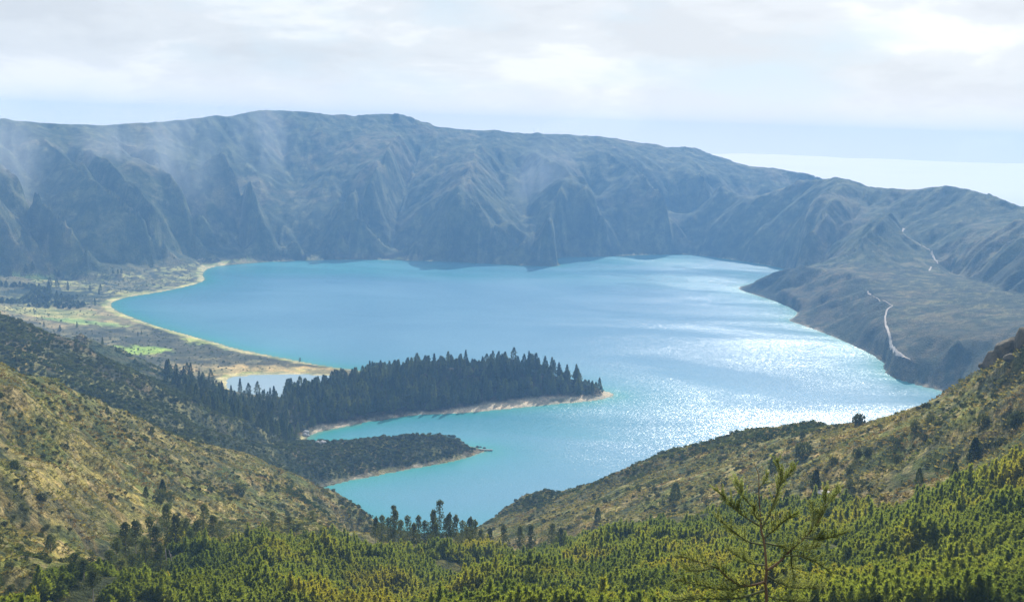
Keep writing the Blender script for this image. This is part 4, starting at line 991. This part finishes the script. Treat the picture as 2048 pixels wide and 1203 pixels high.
BR = [([(1523,1056),(1537,1031),(1547,1006),(1557,976),(1562,950),(1554,918)],.2),([(1557,976),(1572,953),(1590,934)],.3),([(1519,1051),(1481,1026),(1456,1001),(1431,977)],-.3),
 ([(1521,1031),(1494,1001),(1481,978),(1473,966)],.3),([(1525,1089),(1494,1081),(1471,1064),(1451,1049),(1431,1032)],-.5),([(1535,1139),(1557,1124),(1582,1099),(1615,1069),(1637,1041),(1650,1011),(1652,974)],.4),
 ([(1625,1055),(1626,1030),(1622,1002)],.5),([(1650,1011),(1664,996),(1680,981)],.6),([(1610,1075),(1647,1076),(1692,1064)],-.4),([(1531,1162),(1506,1169),(1481,1169),(1456,1154),(1431,1134),(1380,1117),(1352,1110)],-.6),
 ([(1500,1170),(1450,1178),(1395,1168),(1352,1158)],.4),([(1530,1180),(1470,1196),(1400,1196),(1340,1200)],-.2),([(1528,1075),(1545,1062),(1570,1040),(1590,1026)],-.5),([(1582,1100),(1584,1135),(1592,1166)],.7),
 ([(1570,1110),(1605,1112),(1640,1128),(1664,1147)],-.3),([(1530,1085),(1565,1092),(1610,1098),(1640,1090)],.8),([(1533,1150),(1560,1165),(1600,1175),(1650,1170)],.7),([(1532,1190),(1570,1200),(1620,1205)],.2),
 ([(1531,1130),(1500,1125),(1475,1110),(1455,1098)],.9),([(1518,975),(1528,962),(1535,948)],.2),([(1524,1045),(1510,1030),(1508,1010)],-.3),([(1481,1169),(1460,1185),(1440,1203)],.5),([(1431,1134),(1400,1140),(1370,1138)],.5)]
rg = np.random.default_rng(99)
def needles(P, rg, ln=0.036, step=0.015, per=4):
    L_ = np.linalg.norm(np.diff(P, axis=0), axis=1); tot = L_.sum(); m = max(2, int(tot / step)); s = np.concatenate([[0], np.cumsum(L_)]); q = np.linspace(0.0, tot, m)
    C_ = np.stack([np.interp(q, s, P[:, k]) for k in range(3)], 1); T = np.gradient(C_, axis=0); T /= np.linalg.norm(T, axis=1, keepdims=True) + 1e-9
    C_ = np.repeat(C_, per, 0); T = np.repeat(T, per, 0); rv = rg.normal(size=C_.shape); rv -= (rv * T).sum(1, keepdims=True) * T; rv /= np.linalg.norm(rv, axis=1, keepdims=True)
    return sprays(C_, T * 0.9 + rv * 0.75, ln * rg.uniform(0.7, 1.2, len(C_)), 0.0062, rg, 0.1)
for bi, (pp, dd) in enumerate(BR):
    P = resample([SP(x, y, dd * i / (len(pp) - 1)) for i, (x, y) in enumerate(pp)], 6); ln = np.linalg.norm(np.diff(P, axis=0), axis=1).sum()
    v, f = poly_tube(P, 0.012 + 0.012 * ln / 1.6, 0.004, 6); b = link('branch', mesh_np('branch', v - O_, f, M_TWIG if bi not in (5, 9) else M_STEM), sap)
    parts = [needles(P[len(P) // 3:], rg)]; nt = int(ln / 0.026); tw = []
    for k in range(nt):
        t = 0.22 + 0.78 * (k + rg.uniform(0, 1)) / nt; i = int(t * (len(P) - 1)); i = min(i, len(P) - 2); p = P[i]; T = P[i + 1] - P[i]; T /= np.linalg.norm(T)
        sd2 = np.cross(T, [0, 1, 0.2]); sd2 /= np.linalg.norm(sd2) + 1e-9; sd2 *= rg.choice([-1, 1])
        D = T * rg.uniform(0.5, 1.0) + sd2 * rg.uniform(0.2, 0.75) + np.array([rg.normal(0, 0.15), rg.normal(0, 0.45), 0.35]); D /= np.linalg.norm(D)
        tl = rg.uniform(0.10, 0.30) * (1.1 - 0.45 * t) * min(1, 0.5 + ln / 1.5); c = np.array([0, 0, 1.0]) * rg.uniform(-0.1, 0.35)
        Q = np.array([p + D * tl * u + c * tl * u * u for u in (0, 0.25, 0.5, 0.75, 1)]); parts.append(needles(Q, rg)); tw.append(poly_tube(Q, 0.0045, 0.002, 4))
    v, f = join(parts); link('needles', mesh_np('needles', v - O_, f, M_NEEDLE, False), b)
    v, f = join(tw); link('twigs', mesh_np('twigs', v - O_, f, M_TWIG), b)

# ------------------------------------------------------------------ rocks
def rock_mat(name, a, b):
    m, t, bs = mat(name); P = pos(t); n = noise(t, 0.35, 6, 0.65, P); r = ramp(t, [(0.35, a), (0.62, b)]); L(t, n, 0, r, 0)
    L(t, r, 0, bs, 'Base Color'); bs.inputs['Roughness'].default_value = 0.92
    bp = t.nodes.new('ShaderNodeBump'); bp.inputs['Distance'].default_value = 1.2; bp.inputs['Strength'].default_value = 0.8; n2 = noise(t, 0.9, 6, 0.7, P); L(t, n2, 0, bp, 'Height'); L(t, bp, 0, bs, 'Normal'); return m
M_ROCK = rock_mat('brown_rock', (0.055, 0.052, 0.034), (0.15, 0.125, 0.08)); M_PALE = rock_mat('pale_rock', (0.30, 0.28, 0.26), (0.55, 0.52, 0.50)); M_DARKROCK = rock_mat('dark_rock', (0.03, 0.03, 0.035), (0.08, 0.075, 0.07))
def rock_mesh(name, rx, ry, rz, seed, m, nu=26, nv=16, blocky=0.35):
    rg = np.random.default_rng(seed); U, W = np.meshgrid(np.linspace(0, 2 * math.pi, nu, endpoint=False), np.linspace(0.02, math.pi - 0.02, nv)); n_ = np.stack([np.sin(W) * np.cos(U), np.sin(W) * np.sin(U), np.cos(W)], -1)
    pl = rg.normal(size=(11, 3)); pl /= np.linalg.norm(pl, axis=1, keepdims=True); k = rg.uniform(0.62, 0.95, 11)
    r = np.minimum(1.0, np.min(k / np.maximum(n_ @ pl.T, 1e-3), axis=-1)) * (1 + blocky * 0.35 * (fbm(U * 3.0 + seed, W * 5 + seed, 1.0, 3, seed) - 0.5)); r[:, :] = r
    V = n_ * r[..., None] * np.array([rx, ry, rz]); F = []
    for j in range(nv - 1):
        for i in range(nu): F.append((j * nu + i, (j + 1) * nu + i, (j + 1) * nu + (i + 1) % nu, j * nu + (i + 1) % nu))
    return mesh_np(name, V.reshape(-1, 3), np.array(F), m, False)
def rock(name, px, py, rx, ry, rz, seed, m, label, sink=0.2, group=None, cat='rock', dist=None):
    if name == 'rock_outcrop': rx, ry, rz = rx * 0.6, ry * 0.6, rz * 0.34
    x, y, z = hits([(px, py)])[0] if dist is None else (*G(px, py, dist)[:2], hgt(*G(px, py, dist)[:2]))
    o = link(name, rock_mesh(name, rx, ry, rz, seed, m)); o.location = (x, y, z + rz * (1 - 2 * sink) * 0.5); o.rotation_euler = (0, 0, seed * 1.3); tag(o, label, cat, group); return o
for px, py, d, rx, ry, rz, sd3, lb in [(1985,765,476,9,8,15,1,'large brown cliff block leaning out at the left of the outcrop'),(2018,770,462,11,9,16,2,'broad brown rock face in the middle of the outcrop'),
   (2046,745,455,8,8,17,3,'tall brown rock cut by the right edge of the picture'),(1966,785,478,5,5,6,4,'small rock block at the foot of the outcrop'),(1930,798,500,4,4,3,5,'low rock on the skyline left of the outcrop'),
   (2010,812,448,6,5,5,6,'rounded rock below the main rock face')]:
    rock('rock_outcrop', px, py, rx, ry, rz, sd3, M_ROCK, lb, 0.28, None, 'rock', d)
for px, py, s_, sd3, lb in [(612,866,3.4,11,'pale boulder at the corner of the cove, the largest'),(608,872,2.4,12,'pale boulder beside the largest at the corner of the cove'),(616,872,1.8,13,'small pale boulder in the water at the cove corner'),
   (636,886,2.2,14,'white rock on the cove shore behind the scrubby point'),(643,886,2.8,15,'widest white rock on the cove shore behind the point'),(650,886,1.6,16,'small white rock at the right end of the cove shore')]:
    rock('boulder', px, py, s_ * 1.3, s_, s_ * 0.8, sd3, M_PALE, lb, 0.2)
for px, py, s_, sd3, lb in [(955,893,1.7,21,'dark rock behind the jetty, nearest to the point'),(961,893,1.2,22,'dark rock in the middle of the row behind the jetty'),(969,895,1.4,23,'dark rock at the outer end of the row behind the jetty'),
   (949,899,1.6,24,'grey shore rock in front of the jetty root'),(672,958,2.0,25,'dark shore rock at the near foot of the scrubby point'),(696,955,1.6,26,'pale driftwood-coloured rock on the near shore of the point')]:
    x, y, z = S(px, py, 0.2); o = link('shore_rock', rock_mesh('shore_rock', s_ * 1.2, s_, s_ * 0.7, sd3, M_DARKROCK if sd3 < 24 else M_PALE, 16, 10)); o.location = (x, y, z); tag(o, lb, 'rock')
rock('bare_scar', 1655, 988, 5.5, 2.6, 0.9, 31, M_PALE, 'pale bare patch of stone beside the dark conical conifer', 0.3)

# pale dead trunks and rusty shrubs among the plantation
rgd = np.random.default_rng(5)
for i, (px, t_, d, lb) in enumerate([(955, 1082, 428, 'pale bare dead trunk, leftmost of the group below the bay'), (962, 1092, 425, 'pale bare dead trunk, second of the group below the bay'), (974, 1076, 430, 'tallest pale dead trunk of the group below the bay'),
        (981, 1084, 426, 'pale bare dead trunk right of the tallest one'), (990, 1090, 430, 'pale bare dead trunk at the right end of the group'), (331, 1092, 318, 'thin pale dead trunk in front of the dark mature conifers'), (343, 1098, 316, 'second thin pale dead trunk in front of the dark mature conifers')]):
    p = G(px, t_, d); z0 = hgt(p[0], p[1]); h = max(4, p[2] - z0); dt = bpy.data.objects.new('dead_trunk', None); col.objects.link(dt); dt.location = (p[0], p[1], z0); tag(dt, lb, 'dead tree')
    v, f = tube((0, 0, -1), (rgd.normal(0, 0.4), 0, h), 0.24, 0.09, 7, (0.15, 0, h * 0.5)); link('trunk', mesh_np('trunk', v, f, M_PALEBARK), dt)
    for k in range(3):
        zb = h * rgd.uniform(0.6, 0.95); a = rgd.uniform(0, 6.28); v, f = tube((0, 0, zb), (math.cos(a) * 0.9, math.sin(a) * 0.9, zb + 0.5), 0.07, 0.03, 5); link('branch', mesh_np('branch', v, f, M_PALEBARK), dt)
M_RUST = leaf_mat('rusty_leaves', (0.22, 0.055, 0.02), (0.34, 0.11, 0.03), 0.2, 0.4, 0.3)
for i, (px, t_, d, s_, lb) in enumerate([(935, 1102, 430, 2.6, 'rusty red shrub left of the pale dead trunks'), (962, 1098, 434, 2.2, 'rusty red shrub behind the pale dead trunks'), (925, 1112, 425, 1.8, 'small orange-brown shrub beside the rusty red one')]):
    p = G(px, t_, d); z0 = hgt(p[0], p[1]); hh = max(s_, p[2] - z0); me = mesh_np('rusty_shrub', *shrub_mesh(130 + i, 180), M_RUST, False)
    single('rusty_shrub', me, p[0], p[1], z0, s_, hh, lb, 'shrub', None)

# ------------------------------------------------------------------ jetty and gauge hut
M_CONC = rock_mat('grey_concrete', (0.18, 0.18, 0.17), (0.30, 0.29, 0.27))
def box_vf(x0, x1, y0, y1, z0, z1):
    V = np.array([(x, y, z) for z in (z0, z1) for y in (y0, y1) for x in (x0, x1)], float); return V, np.array([(0, 2, 3, 1), (4, 5, 7, 6), (0, 1, 5, 4), (2, 6, 7, 3), (0, 4, 6, 2), (1, 3, 7, 5)])
def boxo(name, b, m, parent): v, f = box_vf(*b); return link(name, mesh_np(name, v, f, m, False), parent)
x, y, _ = S(957, 900); jt = bpy.data.objects.new('jetty', None); col.objects.link(jt); jt.location = (x, y, 0); tag(jt, 'short dark jetty reaching out from the tip of the scrubby point', 'jetty')
boxo('deck', (0, 13.5, -1.1, 1.1, 0.85, 1.15), M_CONC, jt); boxo('edge_beam', (0, 13.5, -1.2, -1.102, 0.65, 1.25), M_CONC, jt)
for k in range(5):
    for sy in (-0.9, 0.9): boxo('post', (1 + k * 2.8, 1.3 + k * 2.8, sy - 0.15, sy + 0.15, -2, 0.848), M_DARKROCK, jt)
x, y, _ = S(1775, 733); hut = bpy.data.objects.new('gauge_hut', None); col.objects.link(hut); hut.location = (x, y, 0); tag(hut, 'small dark hut on the water at the foot of the trail headland', 'hut')
boxo('wall', (-2.6, 2.6, -2.2, 2.2, -2, 4.2), M_DARKROCK, hut); boxo('roof', (-2.9, 2.9, -2.5, 2.5, 4.2, 4.6), M_CONC, hut); boxo('door', (-0.5, 0.5, -2.26, -2.202, 0.9, 3.0), M_CONC, hut); boxo('walkway', (2.602, 20, -0.7, 0.7, 0.9, 1.15), M_CONC, hut)
for k in range(4): boxo('post', (5 + k * 4, 5.3 + k * 4, -0.15, 0.15, -2, 0.898), M_DARKROCK, hut)

# ------------------------------------------------------------------ the trail
mp_, tp_, bp_ = mat('trail_earth'); n = noise(tp_, 0.4, 4, 0.6, pos(tp_)); r = ramp(tp_, [(0.35, (0.40, 0.33, 0.27)), (0.65, (0.58, 0.50, 0.42))]); L(tp_, n, 0, r, 0); L(tp_, r, 0, bp_, 'Base Color'); bp_.inputs['Roughness'].default_value = 0.95
for seg, w, lb in [([(1786,611),(1774,620),(1770,634),(1771,650),(1777,664),(1780,680),(1783,694),(1793,707),(1806,715),(1822,721)], 2.3, 'long pale trail running down the headland to the shore'),
   ([(1735,583),(1737,588),(1742,591)], 2.0, 'short bend of pale trail on the headland crest'), ([(1862,502),(1865,512),(1870,520),(1877,528)], 3.0, 'pale stretch of trail high on the ridge'),
   ([(1863,533),(1858,543)], 2.6, 'pale stub of trail just below the high stretch'), ([(1809,455),(1802,467)], 2.8, 'topmost pale stretch of trail on the ridge'), ([(1742,591),(1760,600),(1786,611)], 1.0, 'faint narrow trail joining the bend to the long pale stretch'), ([(1843,492),(1862,502)], 1.0, 'faint thread of trail above the high stretch'), ([(1802,467),(1816,476),(1833,485)], 1.0, 'faint thread of trail near the top of the ridge'), ([(1833,485),(1843,492)], 2.2, 'faint pale stretch of trail between the upper two')]:
    pl = []
    for a, b in zip(seg[:-1], seg[1:]):
        for k in range(5): pl.append((a[0] + (b[0] - a[0]) * k / 5, a[1] + (b[1] - a[1]) * k / 5))
    pl.append(seg[-1]); H = np.array(hits(pl, 1000)); md_ = np.median(np.hypot(H[:, 0], H[:, 1])); H = H[np.abs(np.hypot(H[:, 0], H[:, 1]) - md_) < 500]
    ker = np.array([1, 2, 1]) / 4
    for _ in range(2):
        Hp = np.vstack([H[:1], H, H[-1:]]); H[:, :2] = np.stack([np.convolve(Hp[:, k], ker, 'valid') for k in (0, 1)], 1)
    T = np.gradient(H[:, :2], axis=0); T /= np.linalg.norm(T, axis=1, keepdims=True) + 1e-9; Nn = np.stack([-T[:, 1], T[:, 0]], 1)
    ww = w * 0.5 * (0.8 + 0.5 * rng.uniform(0, 1, len(H)))[:, None]; V = []
    for off in (-1, 0, 1):
        q = H[:, :2] + Nn * ww * off; V.append(np.column_stack([q, np.maximum(terrain(q[:, 0], q[:, 1])[0], 0.3) + 0.8]))
    m = len(H); V = np.vstack(V); F = [(a * m + i, a * m + i + 1, (a + 1) * m + i + 1, (a + 1) * m + i) for a in (0, 1) for i in range(m - 1)]
    tag(link('trail', mesh_np('trail', V, np.array(F), mp_)), lb, None, None, 'structure')

# ------------------------------------------------------------------ drifting mist against the crest
mm = bpy.data.materials.new('mist_air'); mm.use_nodes = True; t = mm.node_tree; t.nodes.clear()
o_ = t.nodes.new('ShaderNodeOutputMaterial'); v = t.nodes.new('ShaderNodeVolumePrincipled'); v.inputs['Color'].default_value = (0.9, 0.93, 1.0, 1); v.inputs['Anisotropy'].default_value = 0.1
tc_ = t.nodes.new('ShaderNodeTexCoord'); ln_ = t.nodes.new('ShaderNodeVectorMath'); ln_.operation = 'LENGTH'; t.links.new(tc_.outputs['Object'], ln_.inputs[0])
fo = t.nodes.new('ShaderNodeMapRange'); fo.inputs[1].default_value = 1.0; fo.inputs[2].default_value = 0.1; fo.interpolation_type = 'SMOOTHSTEP'; t.links.new(ln_.outputs['Value'], fo.inputs[0])
mpp = t.nodes.new('ShaderNodeMapping'); mpp.inputs['Scale'].default_value = (1, 1, 0.32); mpp.inputs['Rotation'].default_value = (0, 0.25, 0); t.links.new(pos(t), mpp.inputs['Vector']); nn = noise(t, 0.014, 5, 0.6, mpp.outputs[0], 0.8); nr_ = ramp(t, [(0.36, (0, 0, 0)), (0.75, (1, 1, 1))]); L(t, nn, 0, nr_, 0)
t.links.new(math_n(t, 'MULTIPLY', math_n(t, 'MULTIPLY', fo.outputs[0], nr_.outputs[0]), 0.0075), v.inputs['Density']); L(t, v, 0, o_, 'Volume')
for px, py, d, rx, rz, ry, tilt, lb in [(355, 310, 2600, 130, 200, 80, 0.15, 'pale wisp of mist hanging straight down the crater wall'), (520, 275, 2800, 100, 160, 70, -0.1, 'faint wisp of mist below the highest part of the crest'),
   (0, 320, 2400, 160, 150, 80, 0.3, 'patch of mist at the left edge of the crater wall'), (1090, 340, 2850, 90, 170, 70, 0.5, 'thin slanting wisp of mist above the pointed spur'), (215, 290, 2600, 110, 100, 60, 0.4, 'small wisp of mist by the crest at the left')]:
    p = G(px, py, d); me = rock_mesh('mist', 1, 1, 1, 3, mm, 20, 12, 0); o = link('mist', me); U, W = np.meshgrid(np.linspace(0, 2 * math.pi, 20, endpoint=False), np.linspace(0.02, math.pi - 0.02, 12))
    me.vertices.foreach_set('co', np.stack([np.sin(W) * np.cos(U), np.sin(W) * np.sin(U), np.cos(W)], -1).astype(np.float32).ravel()); me.update()
    o.location = p; o.scale = (rx, ry, rz); o.rotation_euler = (0, tilt, 0); tag(o, lb, None, None, 'stuff')
